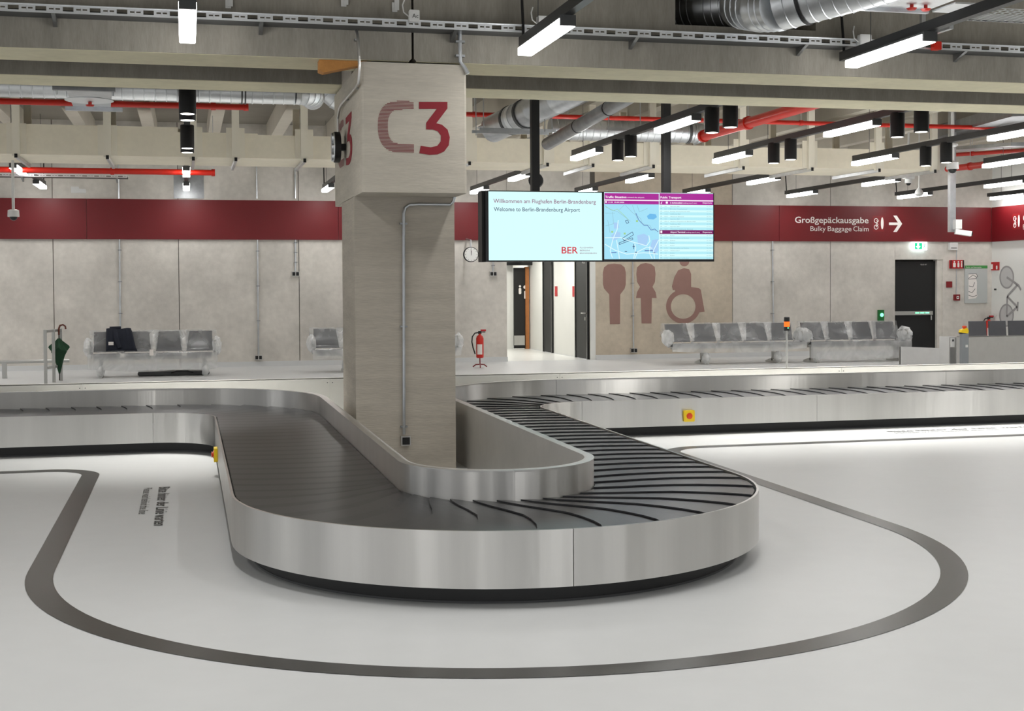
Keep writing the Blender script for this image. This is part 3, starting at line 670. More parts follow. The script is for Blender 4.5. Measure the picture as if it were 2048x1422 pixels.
# ------------------------------------------------------------------ cream fire-clad duct with hangers
DY0, DY1, DZ0, DZ1 = 20.95, 22.4, 3.64, 4.06
du = thing('cream_duct', 'long cream boxed duct hanging across the hall under the ceiling', 'duct', (5, 21.6, 3.64))
segs = [(-9, -2.75, 4.1), (-2.75, -.1, 4.09), (-.1, 1.1, 4.02), (1.1, 4.5, 4.0), (4.5, 5.6, 4.03), (5.6, 7.6, 4.0), (7.6, 9.1, 3.98), (9.1, 10.4, 3.97), (10.4, 12.9, 3.98)]
for a, b, z in segs:
    MB().box(a, b, DY0, DY1, DZ0, z).build('duct_board', 'cream', du)
HX = [-5.0, -3.7, -2.43, -1.133, .124, .76, 1.81, 4.43, 5.727, 6.5, 7.549, 9.154, 10.42, 11.69, 12.77]
for x in HX:
    MB().box(x-.14, x+.14, DY0-.012, DY0, DZ0-.0, DZ1+.04).build('cover_strip', 'cream_strip', du)
    MB().box(x-.055, x+.055, DY0-.085, DY0-.012, DZ0-.03, 4.7).build('hanger_post', 'cream_strip', du)
    if x not in (.76,): MB().box(x-.055, x+.055, DY1, DY1+.07, DZ0, 4.7).build('hanger_post', 'cream', du)
    r_ = MB().box(x-.02, x+.02, DY0-.1, DY1+.15, DZ0-.06, DZ0-.005).build('support_rail', 'galv', du)
    MB().box(x-.022, x+.022, DY0-.105, DY0-.1, DZ0-.062, DZ0-.003).build('rail_cap', 'black', r_)
MB().box(-2.75, .0, 22.45, 23.1, 4.02, 4.24).build('upper_box', 'cream', du)
MB().box(10.2, 12.8, 22.45, 23.1, 3.98, 4.12).build('upper_box', 'cream', du)

# ------------------------------------------------------------------ round ducts, pipes, trays
def spiral(name, pts, r, m, parent, pitch=.11):
    pts = [Vector(p) for p in pts]; out = []; rs = []
    for a, b in zip(pts, pts[1:]):
        L = (b-a).length; n = max(1, int(L/pitch))
        for k in range(n):
            for f, d in ((0, 0), (.86, 0), (.90, .012), (.96, .012)): out.append(a.lerp(b, (k+f)/n)); rs.append(r*(1+d) if d == 0 else r+.006)
    out.append(pts[-1]); rs.append(r)
    return MB().tube(out, rs, 22).build(name, m, parent, True)
def arcpts(c, u, v, r, a0, a1, n=8):
    c, u, v = Vector(c), Vector(u), Vector(v); return [c+u*(r*math.cos(R(a0+(a1-a0)*k/n)))+v*(r*math.sin(R(a0+(a1-a0)*k/n))) for k in range(n+1)]
t = thing('spiral_duct', 'pale round spiral duct running left of the column behind the beam', 'duct', (-1, 14.4, 3.7))
spiral('duct_pipe', [(-8, 14.4, 3.715), (1.15, 14.4, 3.715)], .118, 'galv_white', t)
spiral('duct_elbow', arcpts((1.15, 14.62, 3.715), (1, 0, 0), (0, -1, 0), .22, 90, 0, 6)+[Vector((1.37, 14.75, 3.715))], .118, 'galv_white', t)
MB().tube([(.585, 14.4, 3.715), (.6, 14.4, 3.715)], .13, 22).tube([(.62, 14.4, 3.715), (.635, 14.4, 3.715)], .13, 22).build('clamp', 'dark_grey', t, True)
t = thing('duct_elbow', 'large grey duct elbow showing left of the column head', 'duct', (1.75, 16, 3.9))
spiral('elbow', arcpts((2.05, 16, 4.3), (-1, 0, 0), (0, 0, -1), .42, -10, 90, 9)+[Vector((2.6, 16, 3.88))], .2, 'galv', t)
MB().tube([(1.63, 16, 4.3), (1.63, 16, 4.36)], .225, 22).build('collar', 'galv_white', t, True)
MB().tube([(1.63, 16, 4.35), (1.63, 16, 5.0)], .2, 22).build('riser', 'galv', t, True)
# damper unit
t = thing('smoke_damper', 'galvanised smoke damper with a red knob hanging at the upper left', 'damper', (-.93, 13.75, 3.5))
DZ_ = 3.54
c_ = [atz(105, 180, DZ_), atz(232, 187, DZ_), atz(245, 218, DZ_), atz(130, 214, DZ_)]
ya, yb_ = c_[0].y, c_[2].y
MB().box(c_[0].x, c_[1].x, ya-.03, ya+.03, DZ_, DZ_+.04).build('support_rail', 'galv_dark', t)
MB().box(c_[3].x, c_[2].x, yb_-.03, yb_+.03, DZ_-.03, DZ_+.01).build('support_rail', 'galv', t)
MB().prism([(c_[0].x+.12, ya), (c_[1].x-.03, ya), (c_[2].x-.12, yb_), (c_[3].x+.08, yb_)], (0, 0, DZ_+.01), UX, UY, .035).build('damper_box', 'galv', t)
kx = atz(180, 205, DZ_)
MB().lathe([(.24, -.004), (.24, .0), (.22, .01)], (kx.x, kx.y-.1, DZ_+.008), 24).build('rim', 'galv_white', t, True)
MB().lathe([(.035, -.05), (.045, -.035), (.018, -.03), (.018, 0)], (kx.x, kx.y, DZ_+.01), 12).build('knob', 'red_pipe', t, True)
for x in (c_[0].x+.04, c_[1].x-.02): MB().tube([(x, ya, 3.5), (x, ya, 5.0)], .006, 6).build('threaded_rod', 'galv', t)
def pipe(label, pts, r, m='red_pipe', cl=(), name='sprinkler_pipe', cat='pipe'):
    t = thing(name, label, cat, pts[0]); MB().tube(pts, r, 14).build('pipe', m, t, True)
    for i, c in enumerate(cl):
        q = MB().tube([Vector(c[0])-Vector(c[1])*.03, Vector(c[0])+Vector(c[1])*.03], r*1.25, 14); q.build('coupling', m, t, True)
        MB().tube([Vector(c[0]), Vector((c[0][0], c[0][1], 4.98))], .006, 5).build('hanger_rod', 'galv', t)
    return t
pipe('red sprinkler pipe running behind the smoke damper at upper left', [(-6, 17, 3.89), (.76, 17, 3.9)], .038, cl=(((-1.1, 17, 3.89), (1, 0, 0)), ((.35, 17, 3.9), (1, 0, 0)), ((.75, 17, 3.9), (1, 0, 0))))
pipe('red sprinkler pipe below the cream duct at left', [(-6, 23.5, 3.62), (.5, 23.5, 3.62)], .05, cl=(((-2.8, 23.5, 3.62), (1, 0, 0)), ((-1.2, 23.5, 3.62), (1, 0, 0)), ((.47, 23.5, 3.62), (1, 0, 0))))
pipe('thin red sprinkler pipe across the ceiling right of the column', [(3.2, 19.4, 4.2), (14, 19.4, 4.2)], .035, cl=(((4.2, 19.4, 4.2), (1, 0, 0)), ((7.3, 19.4, 4.2), (1, 0, 0)), ((9.5, 19.4, 4.2), (1, 0, 0))))
a, b = aty(1408, 272, 18.6), aty(1625, 208, 15.2)
pipe('thick red pipe rising diagonally above the second light track', [a, a.lerp(b, .5), b, b+(b-a)*.8], .075, cl=((a.lerp(b, .45), (b-a).normalized()), (a, (b-a).normalized())))
for i, (p0, p1, y0, y1, lb) in enumerate((((1895, 338), (2060, 318), 23, 20, 'red pipe rising at the right behind the white dome camera'), ((1900, 310), (2060, 300), 25, 22, 'thin red pipe high up at the right edge'))):
    a, b = aty(*p0, y0), aty(*p1, y1); pipe(lb, [a, b, b+(b-a)], .06-.02*i, cl=((a.lerp(b, .3), (b-a).normalized()),))
# ducts right of the column behind the beam
t = thing('round_duct', 'thick grey round duct slanting up right of the column head', 'duct', aty(975, 262, 18.5))
a, b = aty(985, 258, 19.0), aty(1120, 196, 17.4); spiral('duct_pipe', [a, b, b+(b-a)*.5], .2, 'galv', t, .5)
for f in (.3, .5): c = a.lerp(b, f); dd = (b-a).normalized()*.025; MB().tube([c-dd, c+dd], .215, 22).build('clamp', 'dark_grey', t, True)
c = a.lerp(b, .38); dd = (b-a).normalized()*.04; MB().tube([c-dd, c+dd], .208, 22).build('sleeve', 'galv_white', t, True)
MB().lathe([(.2, 0), (.23, .02), (.2, .04)], a, 20).build('elbow_end', 'galv', t, True)
t = thing('grey_pipe', 'dark grey pipe slanting down behind the left screen pole', 'pipe', aty(1110, 280, 18.6))
a, b = aty(1095, 288, 19.3), aty(1260, 192, 15.6); MB().tube([a, b, b+(b-a)*.25], .095, 16).build('pipe', 'galv_dark', t, True)
for f in (.42, .78): c = a.lerp(b, f); dd = (b-a).normalized()*.012; MB().tube([c-dd, c+dd], .1, 16).build('clamp', 'black', t, True)
c = a.lerp(b, .6); dd = (b-a).normalized()*.02; MB().tube([c-dd, c+dd], .094, 16).build('sleeve', 'white_plastic', t, True)
t = thing('spiral_duct', 'round spiral duct lying on top of the cream duct right of the screen pole', 'duct', (6.5, 20.3, 4.1))
a, b = aty(1100, 272, 20.4), aty(1385, 280, 20.4)
spiral('duct_pipe', [(a.x, 20.4, 4.13), (b.x, 20.4, 4.13)], .17, 'galv', t); spiral('duct_elbow', arcpts((b.x, 20.4, 3.93), (1, 0, 0), (0, 0, 1), .2, 90, 20, 5), .17, 'galv', t, .06)
MB().tube([(b.x-.1, 20.4, 4.13), (b.x-.06, 20.4, 4.13)], .185, 20).build('clamp', 'dark_grey', t, True)
for x in (a.x+.3, b.x-.08): MB().tube([(x, 20.4, 4.29), (x, 20.4, 5.0)], .007, 6).build('threaded_rod', 'galv', t)
for i, (pa, pb, y, lb) in enumerate((((960, 258), (1112, 254), 18.0, 'upper galvanised support rail under the slanting duct'), ((945, 263), (1098, 262), 17.7, 'lower galvanised support rail under the slanting duct'), ((1215, 257), (1285, 262), 17.5, 'perforated galvanised rail above the second light track'))):
    a, b = aty(*pa, y), aty(*pb, y); t = thing('support_rail', lb, 'rail', a)
    MB().box(a.x, b.x, y, y+.04, a.z-.02, a.z+.02).build('rail', 'galv', t)
    for f in (.05, .95): x = a.x+(b.x-a.x)*f; MB().tube([(x, y+.02, a.z-.05), (x, y+.02, 4.98)], .007, 6).build('threaded_rod', 'galv', t)
# near upper right: spiral ducts in front of and through the beam
t = thing('spiral_duct', 'large spiral duct bending down at the top right in front of the beam', 'duct', (4.9, 10.2, 4.0))
c0 = aty(1560, 10, 10.35); c1 = aty(1700, -28, 9.9)
spiral('duct_pipe', [c0, c0.lerp(c1, .5), c1, c1+(c1-c0)*1.2], .215, 'galv', t, .09)
spiral('duct_pipe', [c0+Vector((-.12, .55, .12)), c0+Vector((-.06, .22, .03)), c0], .215, 'galv', t, .07)
dd = (c1-c0).normalized(); MB().tube([c0.lerp(c1, .36)-dd*.012, c0.lerp(c1, .36)+dd*.012], .226, 24).build('clamp', 'black', t, True)
t = thing('spiral_duct', 'dim spiral duct passing through the opening in the near beam', 'duct', (4.6, 11.5, 4.2))
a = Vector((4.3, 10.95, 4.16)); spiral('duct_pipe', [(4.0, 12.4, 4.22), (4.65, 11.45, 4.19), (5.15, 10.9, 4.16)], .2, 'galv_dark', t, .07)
t = thing('smoke_damper', 'pale damper plate with two red knobs at the top right edge', 'damper', aty(1780, 8, 9.9))
a, b = aty(1708, 12, 10.1), aty(1858, 22, 10.1)
MB().box(a.x, b.x, 9.6, 10.1, a.z+.0, a.z+.03).build('plate', 'galv_white', t); MB().box(a.x-.02, b.x, 10.1, 10.14, a.z-.03, a.z+.02).build('edge_rail', 'galv', t)
for px in (1817, 1845): p = aty(px, 2, 10.0); MB().lathe([(.03, -.045), (.045, -.03), (.015, -.025), (.015, .05)], (p.x, 9.95, a.z+.0), 12).build('knob', 'red_pipe', t, True)
MB().box(b.x+.03, b.x+.28, 9.75, 10.1, a.z-.02, a.z-.005, None).build('perforated_plate', 'galv_white', t)
# perforated cable trays
def tray(label, x0, x1, y, z, d=.2, h_=.062, pitch=.105):
    t = thing('cable_tray', label, 'cable tray', (x0, y, z))
    q = MB().box(x0, x1, y-.002, y, z, z+.014).box(x0, x1, y-.002, y, z+h_-.014, z+h_).box(x0, x1, y-.012, y, z+h_-.003, z+h_+.002).box(x0, x1, y-.006, y, z-.003, z)
    za, zb = z+.014, z+h_-.014; x = x0
    while x < x1:
        for a, b in ((0, .02), (.10, .12), (.155, .168)): q.box(x+a, x+b, y-.002, y, za, zb)
        for a in (.12, .168):
            q.box(x+a, x+a+.034, y-.002, y, za, za+(zb-za)*.32).box(x+a, x+a+.034, y-.002, y, zb-(zb-za)*.32, zb)
        x += .202
    q.build('side_rail', 'galv_white', t); MB().box(x0, x1, y, y+d, z-.003, z).box(x0, x1, y+d-.003, y+d, z, z+h_).build('tray_base', 'dark_grey', t)
    x = x0+.4
    while x < x1: MB().prism([(0, 0), (d, 0), (d, -.07)], (x, y, z-.003), UY, UZ, .03).build('bracket', 'galv_dark', t); x += 1.6
    return t
tray('perforated cable tray running along the face of the near beam', -7.8, 12, 10.93, 3.79, .2)
tray('perforated cable tray below the red pipe near the left wall', -3.2, -1.0, 24.6, 3.60, .3, .05)
t = thing('mesh_tray', 'bright wire mesh tray at the upper right corner', 'cable tray', (6.9, 10, 4.0))
p = aty(1960, 42, 10.4); q = MB()
for k in range(8): q.box(p.x-.15, p.x+2.2, 9.9+.07*k, 9.906+.07*k, p.z, p.z+.006)
for k in range(34): q.box(p.x-.15+.07*k, p.x-.144+.07*k, 9.9, 10.4, p.z-.004, p.z+.002)
q.build('wire_mesh', 'galv_white', t); MB().box(p.x-.15, p.x+2.2, 10.39, 10.41, p.z, p.z+.06).build('side_rail', 'galv_white', t)
MB().box(p.x-.3, p.x-.26, 10.85, 10.89, 3.79, 4.3).build('bracket_post', 'galv', t); MB().prism([(-.02, 0), (.02, 0), (.02, .05), (-.02, .05)], (p.x-.28, 10.4, p.z-.08), UX, UZ, -.48).build('bracket_arm', 'galv', t)
# boxes on the tray
def jbox(label, px, py, w_, h_, m, y=10.86, cable=True, mark=None):
    p = aty(px, py, y); t = thing('junction_box', label, 'junction box', p)
    MB().prism(rounded(p.x-w_/2, p.x+w_/2, p.z-h_/2, p.z+h_/2, .008), (0, y, 0), UX, UZ, -.06).build('box', m, t)
    MB().prism(rounded(p.x-w_/2+.012, p.x+w_/2-.012, p.z-h_/2+.012, p.z+h_/2-.012, .006), (0, y-.004, 0), UX, UZ, -.004).build('lid', m, t)
    if cable: MB().tube([p+Vector((-w_/2, .04, .0)), p+Vector((-w_/2-.04, .04, .03)), p+Vector((-w_/2-.05, .04, .09)), p+Vector((-w_/2-.03, .06, .14))], .006, 6).build('cable', 'white_plastic', t)
    if mark: text('handwritten_mark', mark, (p.x-.02, y-.009, p.z-.02), UX, UZ, 'black', t, height=.035)
    return t
jbox('white junction box with a scribbled mark at the beam joint', 829, 31, .085, .095, 'white_plastic', mark='Ac')
jbox('grey junction box behind the middle near lamp', 1090, 46, .12, .12, 'white_plastic')
jbox('grey junction box left of the right near lamp', 1732, 82, .11, .12, 'white_plastic')
t = jbox('red fire alarm junction box on the cable tray at right', 1876, 91, .075, .075, 'red_pipe', cable=False)
for px, py, lb in ((790, 12, 'white paper tags hanging from the ceiling above the tray'), (688, 1, 'small white paper tag at the top left edge'), (457, 4, 'small white paper tag at the very top edge')):
    p = aty(px, py, 11.12); t = thing('paper_tag', lb, 'tag', p); MB().box(p.x-.025, p.x+.02, 11.12, 11.126, p.z-.05, p.z+.03).build('tag', 'white_plastic', t)
    MB().box(p.x-.005, p.x+.035, 11.115, 11.119, p.z-.035, p.z+.06).build('tag', 'white_plastic', t)

# ------------------------------------------------------------------ conduits
def conduit(label, pts, r=.016, clamps=(), box=None, m='galv', double=False, n_axis='y'):
    t = thing('conduit', label, 'conduit', pts[-1]); MB().tube(pts, r, 8).build('pipe', m, t, True)
    for c in clamps:
        c = Vector(c); MB().cbox(c, (r*4.4, r*2.6, r*1.0) if n_axis == 'y' else (r*2.6, r*4.4, r)).build('clamp', 'galv_dark', t)
    if box:
        c, d = box; bx = MB().cbox(c, d).build('socket_box', 'steel_plain', t)
        k = 2 if double else 1
        for i in range(k):
            wd = d[0]/k
            cx = c[0]-d[0]/2+wd*(i+.5); MB().cbox((cx, c[1]-d[1]/2-.004, c[2]), (wd*.76, .012, d[2]*.74)).build('socket', 'black', bx)
    return t
WY = WALL-.03
def wall_conduit(label, px, ytop, ybot, box=True, r=.017):
    a, b = aty(px, ytop, WY), aty(px+ (2 if ybot > 600 else 0), ybot, WY)
    cl = [Vector((a.x, WY, a.z+(b.z-a.z)*f)) for f in (.1, .4, .7)]
    return conduit(label, [(a.x, WY, a.z), (b.x, WY, b.z)], r, cl, ((b.x, WALL-.035, b.z-.04), (.15, .07, .1)) if box else None, double=True)
wall_conduit('thin metal conduit on the wall behind the left bench', 239, 479, 690, False)
wall_conduit('metal conduit with a black double socket low between the left benches', 515, 479, 711)
wall_conduit('short metal conduit with a black double socket under the red band left of the column', 591, 479, 544)
wall_conduit('short metal conduit with a black double socket below the wall clock', 986, 500, 544)
wall_conduit('metal conduit between the man and woman pictograms', 1265, 479, 697)
wall_conduit('thin metal conduit on the wall behind the right bench', 1545, 479, 690, False)
for i, px in enumerate((237, 513, 590)):
    a, b = aty(px, 330, WY), aty(px, 397, WY); conduit('thin conduit above the red band, %s from the left' % ('first', 'second', 'third')[i], [(a.x, WY, a.z), (a.x, WY, b.z)], .015)
conduit('long vertical conduit with a black socket on the column front', [(2.325, 11.60, 2.44), (2.318, 11.61, 2.40), (2.29, 11.62, 2.372), (2.0, 11.63, 2.372), (1.92, 11.63, 2.366), (1.885, 11.63, 2.34), (1.872, 11.63, 2.29), (1.86, 11.63, .33)], .0145,
        [(1.871, 11.64, 2.2), (1.866, 11.64, 1.29), (1.861, 11.64, .40)], ((1.873, 11.63, .275), (.085, .06, .085)))
conduit('bent metal conduit running over the left side of the column head', [(1.40, 11.1, 3.79), (1.405, 11.06, 3.74), (1.42, 11.07, 3.5), (1.415, 11.07, 3.4), (1.415, 11.1, 3.345), (1.41, 11.35, 3.33), (1.41, 12.3, 3.33), (1.41, 12.5, 3.31), (1.41, 12.62, 3.24), (1.41, 12.62, 3.1)], .013,
        [(1.40, 11.1, 3.7), (1.42, 11.3, 3.33), (1.42, 12.0, 3.33)], None, 'steel_plain', n_axis='x')
conduit('short conduit dropping from the tray to the right of the column head', [(2.28, 11.1, 3.79), (2.28, 11.09, 3.55), (2.32, 11.09, 3.50), (2.345, 11.08, 3.45)], .018, [(2.28, 11.1, 3.72), (2.28, 11.1, 3.6)], None, 'galv')
# double-sided clock seen from its edge on the head
def clock_body(name, label, c, r, axis, dep, cat='clock'):
    t = thing(name, label, cat, c); MB().lathe([(r*.9, -dep/2-.004), (r, -dep/2), (r, dep/2), (r*.9, dep/2+.004)], c, 28, axis).build('case', 'black', t, True); return t
t = clock_body('column_clock', 'black rimmed round clock seen edge-on on the left of the column head', (1.36, 12.28, 2.93), .142, 'x', .05)
MB().lathe([(.125, -.034), (.13, -.03)], (1.36, 12.28, 2.93), 28, 'x').build('dial', 'galv_white', t, True)
MB().box(1.38, 1.44, 12.25, 12.31, 2.9, 2.96).build('bracket', 'black', t)
for k in range(3):
    MB().lathe([(.045, -.05), (.05, -.03)], (1.36, 12.28, 2.93+(k-1)*.085), 14, 'x').build('glass_bulge', 'galv', t, True)
# wall clock
cy = 27.4; p = aty(941.5, 509, cy)
t = clock_body('wall_clock', 'white round clock with black rim hanging below the red band', (p.x, cy, p.z), .16, 'y', .07)
MB().lathe([(.145, -.045), (.145, -.038)], (p.x, cy, p.z), 28, 'y').build('dial', 'clock_face', t)
q = MB()
for k in range(12):
    a = R(30*k); q.prism(stroke((p.x+.115*math.sin(a), p.z+.115*math.cos(a)), (p.x+.135*math.sin(a), p.z+.135*math.cos(a)), .007), (0, cy-.046, 0), UX, UZ, .001)
q.build('hour_mark', 'black', t)
MB().prism(stroke((p.x, p.z-.02), (p.x+.004, p.z+.08), .010), (0, cy-.047, 0), UX, UZ, .001).build('hour_hand', 'black', t)
MB().prism(stroke((p.x, p.z-.02), (p.x-.004, p.z+.115), .007), (0, cy-.048, 0), UX, UZ, .001).build('minute_hand', 'black', t)
MB().tube([(p.x, cy, p.z+.155), (p.x, cy, p.z+.30), (p.x, WALL-.05, p.z+.34)], .02, 8).build('stem', 'galv', t, True)
# wall plates above the band
p, p1 = aty(347, 340, WALL-.01), aty(408, 397, WALL-.01)
tag(MB().box(p.x, p1.x, WALL-.012, WALL, p1.z, p.z).build('metal_plate', 'galv_dark'), 'plain grey metal plate on the wall above the red band', 'plate')
p, p1 = aty(142, 373, WALL-.01), aty(172, 386, WALL-.01)
tag(MB().prism([(p.x, p.z), (p.x+.15, p.z), (p.x+.15, p.z-.04), (p1.x, p.z-.05), (p1.x, p1.z), (p.x, p1.z)], (0, WALL-.02, 0), UX, UZ, -.02).build('cable_outlet', 'white_plastic'), 'small white outlet box on the wall above the red band', 'outlet')

# ------------------------------------------------------------------ pictograms on the wall
def pic(name, label, polys, holes=None):
    t = thing(name, label, 'pictogram', (aty(880+polys[0][0][0]/3.413, 460+polys[0][0][1]/3.413, WALL)))
    q = MB()
    for P in polys:
        a = []
        for px, py in P: w_ = aty(880+px/3.413, 460+py/3.413, WALL); a.append((w_.x, w_.z))
        q.prism(a, (0, WALL-.001, 0), UX, UZ, .003)
    q.build('figure', 'mauve_print', t); return t, q
def rp_(x0, x1, y0, y1, r): return rounded(x0, x1, y0, y1, r, 6)
pic('man_pictogram', 'mauve man pictogram printed on the concrete beside the corridor', [[(1155, 440), (1120, 400), (1112, 370)]+[(1112, 290), (1120, 255), (1145, 235), (1190, 229), (1235, 235), (1260, 255), (1268, 290)]+[(1268, 370), (1260, 400), (1230, 440), (1228, 641), (1160, 643)]])
pic('woman_pictogram', 'mauve woman pictogram with skirt printed on the concrete wall', [[(1365, 388), (1345, 355), (1340, 300), (1345, 255), (1370, 232), (1405, 225), (1440, 232), (1465, 252), (1471, 300), (1467, 355), (1450, 388), (1472, 425), (1478, 464), (1446, 464), (1443, 638), (1376, 638), (1370, 464), (1338, 464), (1344, 425)]])
t, _ = pic('wheelchair_pictogram', 'mauve wheelchair pictogram with ring wheel printed on the concrete wall', [[(1668+33*math.cos(k*.3), 215+33*math.sin(k*.3)) for k in range(21)], [(1590, 410), (1583, 385), (1600, 320), (1625, 275), (1665, 260), (1700, 268), (1714, 300), (1714, 395)]])
q = MB(); rows = [[], []]
for k in range(41):
    a = 2*math.pi*k/40
    for i, r_ in enumerate((84, 117)): w_ = aty(880+(1660+r_*math.cos(a))/3.413, 460+(522+r_*math.sin(a))/3.413, WALL-.004); rows[i].append(tuple(w_))
q.grid(rows).build('wheel', 'mauve_print', t)
q = MB(); a = []
for px, py in [(1600, 405), (1680, 385), (1765, 396), (1780, 408), (1806, 558), (1768, 562), (1762, 470), (1715, 420), (1660, 408), (1610, 425)]: w_ = aty(880+px/3.413, 460+py/3.413, WALL); a.append((w_.x, w_.z))
q.prism(a, (0, WALL-.002, 0), UX, UZ, .003).build('chair_back', 'mauve_print', t)
# bicycle on the right wall
bk = thing('bicycle_drawing', 'grey upended bicycle drawing on the white side wall', 'pictogram', (RW, 27.2, .9))
def zr(px, py): w_ = atx(1880+px/5.47, 400+py/5.47, RW-.003); return (w_.y, w_.z)
wheels = MB(); discs = MB()
for cx, cz in ((730, 845), (727, 1262)):
    rows = [[], []]; dd = []
    for k in range(33):
        a = 2*math.pi*k/32
        for i, (rx, rz) in enumerate(((66, 108), (80, 126))): y, z = zr(cx+rx*math.cos(a), cz+rz*math.sin(a)); rows[i].append((RW-.004, y, z))
        if k < 32: y, z = zr(cx+68*math.cos(a), cz+110*math.sin(a)); dd.append((RW-.002, y, z))
    MB().grid(rows).build('tyre', 'grey_print', bk); MB().add(dd, [tuple(range(32))]).build('wheel_disc', 'grey_print_light', bk)
q = MB()
for a, b in (((730, 845), (860, 935)), ((860, 935), (885, 985)), ((845, 930), (735, 1055)), ((735, 1055), (730, 1275)), ((735, 1055), (845, 1170)), ((730, 1275), (845, 1170)), ((852, 1115), (846, 1215))):
    q.prism(stroke(zr(*a), zr(*b), .055), (RW-.005, 0, 0), UY, UZ, .002)
q.build('frame', 'grey_print', bk)

# ------------------------------------------------------------------ signs and boxes by the escape door
ey = WALL-.12; p, p1 = aty(1828, 484, ey), aty(1854, 500, ey)
t = thing('exit_sign', 'lit green and white escape route sign above the dark door', 'sign', (p.x, ey, p1.z))
MB().box(p.x, p1.x, ey, WALL-.0, p1.z, p.z).build('light_box', 'sign_lit', t)
mx = p.x+(p1.x-p.x)*.62; MB().box(p.x+.02, mx, ey-.003, ey, p1.z+.02, p.z-.02).build('green_field', 'green_sign', t)
cz = (p.z+p1.z)/2; cx = (p.x+mx)/2
MB().prism([(cx-.02, cz+.06), (cx+.02, cz+.06), (cx+.02, cz-.005), (cx+.06, cz-.005), (cx, cz-.065), (cx-.06, cz-.005), (cx-.02, cz-.005)], (0, ey-.004, 0), UX, UZ, .002).build('arrow', 'sign_lit', t)
MB().prism(stroke((mx+.04, cz-.05), (mx+.07, cz+.05), .02), (0, ey-.004, 0), UX, UZ, .002).build('running_figure', 'green_sign', t)
p, p1 = aty(1757, 620, WALL-.05), aty(1768, 643, WALL-.05)
t = thing('door_release', 'green emergency door release box with glowing button', 'door release', (p.x, WALL, p1.z))
MB().box(p.x, p1.x, WALL-.06, WALL, p1.z, p.z).build('box', 'green_box', t); MB().lathe([(.04, -.002), (.045, .004)], ((p.x+p1.x)/2+.01, WALL-.065, (p.z+p1.z)/2+.02), 16, 'y').build('button', 'green_light', t)
def wall_plate(name, label, cat, x0, y0, x1, y1, m, dep=.03):
    p, p1 = aty(x0, y0, WALL-dep), aty(x1, y1, WALL-dep); t = thing(name, label, cat, (p.x, WALL, p1.z))
    MB().prism(rounded(p.x, p1.x, p1.z, p.z, .01), (0, WALL, 0), UX, UZ, dep).build('body', m, t); return t, p, p1
t, p, p1 = wall_plate('fire_sign', 'red fire alarm sign with white symbols beside the door', 'sign', 1901, 520, 1928, 537, 'red_sign', .05)
q = MB(); cz = (p.z+p1.z)/2
for i, f in enumerate((.28, .58, .82)):
    cx = p.x+(p1.x-p.x)*f; q.prism(rounded(cx-.035+.01*i, cx+.035-.01*i, cz-.07, cz+.03, .012), (0, WALL-.052, 0), UX, UZ, .002)
    q.prism(circle(cx, cz+.055, .02, 10), (0, WALL-.052, 0), UX, UZ, .002)
q.build('symbol', 'letter_white', t)
MB().box(p.x, p.x+.025, WALL-.053, WALL-.05, p1.z, p.z).box(p1.x-.03, p1.x, WALL-.053, WALL-.05, p1.z, p.z).build('dark_edge', 'black', t)
wall_plate('red_plate', 'plain dark red square plate on the wall beside the door', 'plate', 1893, 563, 1904.5, 575, 'red_dark', .02)
t, p, p1 = wall_plate('call_point', 'small red fire call point with white centre by the poster', 'call point', 1909, 589, 1920.5, 601, 'red_dark', .05)
cx, cz = (p.x+p1.x)/2+.01, (p.z+p1.z)/2; MB().cbox((cx, WALL-.052, cz), (.06, .004, .07)).build('glass', 'letter_white', t); MB().prism(circle(cx, cz, .016, 10), (0, WALL-.055, 0), UX, UZ, .002).build('button', 'black', t)
t, p, p1 = wall_plate('alarm_sounder', 'white alarm box just under the red band at right', 'alarm', 1900, 485, 1916, 500, 'white_plastic', .07)
MB().box(p.x+.03, p1.x-.03, WALL-.072, WALL-.07, p1.z+.04, p1.z+.055).build('slot', 'dark_grey', t)
a, b = aty(1914, 500, WY), aty(1914, 590, WY); conduit('thin conduit from the white alarm box to the call point', [(a.x, WALL-.012, a.z), (a.x, WALL-.012, b.z)], .010, (), None)
t, p, p1 = wall_plate('evacuation_plan', 'grey evacuation plan board with green header near the corner', 'plan', 1930, 531, 1974.5, 606, 'poster', .025)
MB().box(p.x+.0, p1.x, WALL-.028, WALL-.025, p.z-.07, p.z).build('header', 'green_print', t)
text('lettering', 'Flucht- und Rettungsplan', (p.x+.03, WALL-.029, p.z-.055), UX, UZ, 'letter_white', t, height=.03)
q = MB()
def zp(a, b): w_ = aty(1880+a/5.47, 400+b/5.47, WALL-.026); return (w_.x, w_.z)
q.prism([zp(*a) for a in ((310, 1085), (312, 810), (395, 805), (410, 830), (395, 860), (405, 900), (402, 1020), (410, 1050), (390, 1075))], (0, WALL-.025, 0), UX, UZ, .002); q.build('plan_area', 'letter_white', t)
q = MB()
for pts in ([(310, 860), (360, 820), (400, 845)], [(315, 940), (360, 950), (380, 900)], [(312, 1000), (350, 1015), (385, 970)], [(312, 1040), (360, 1060), (405, 1040)], [(312, 810), (395, 805), (410, 830), (395, 860), (312, 866)]):
    for a, b in zip(pts, pts[1:]): q.prism(stroke(zp(*a), zp(*b), .012), (0, WALL-.027, 0), UX, UZ, .001)
q.build('plan_lines', 'dark_grey', t)
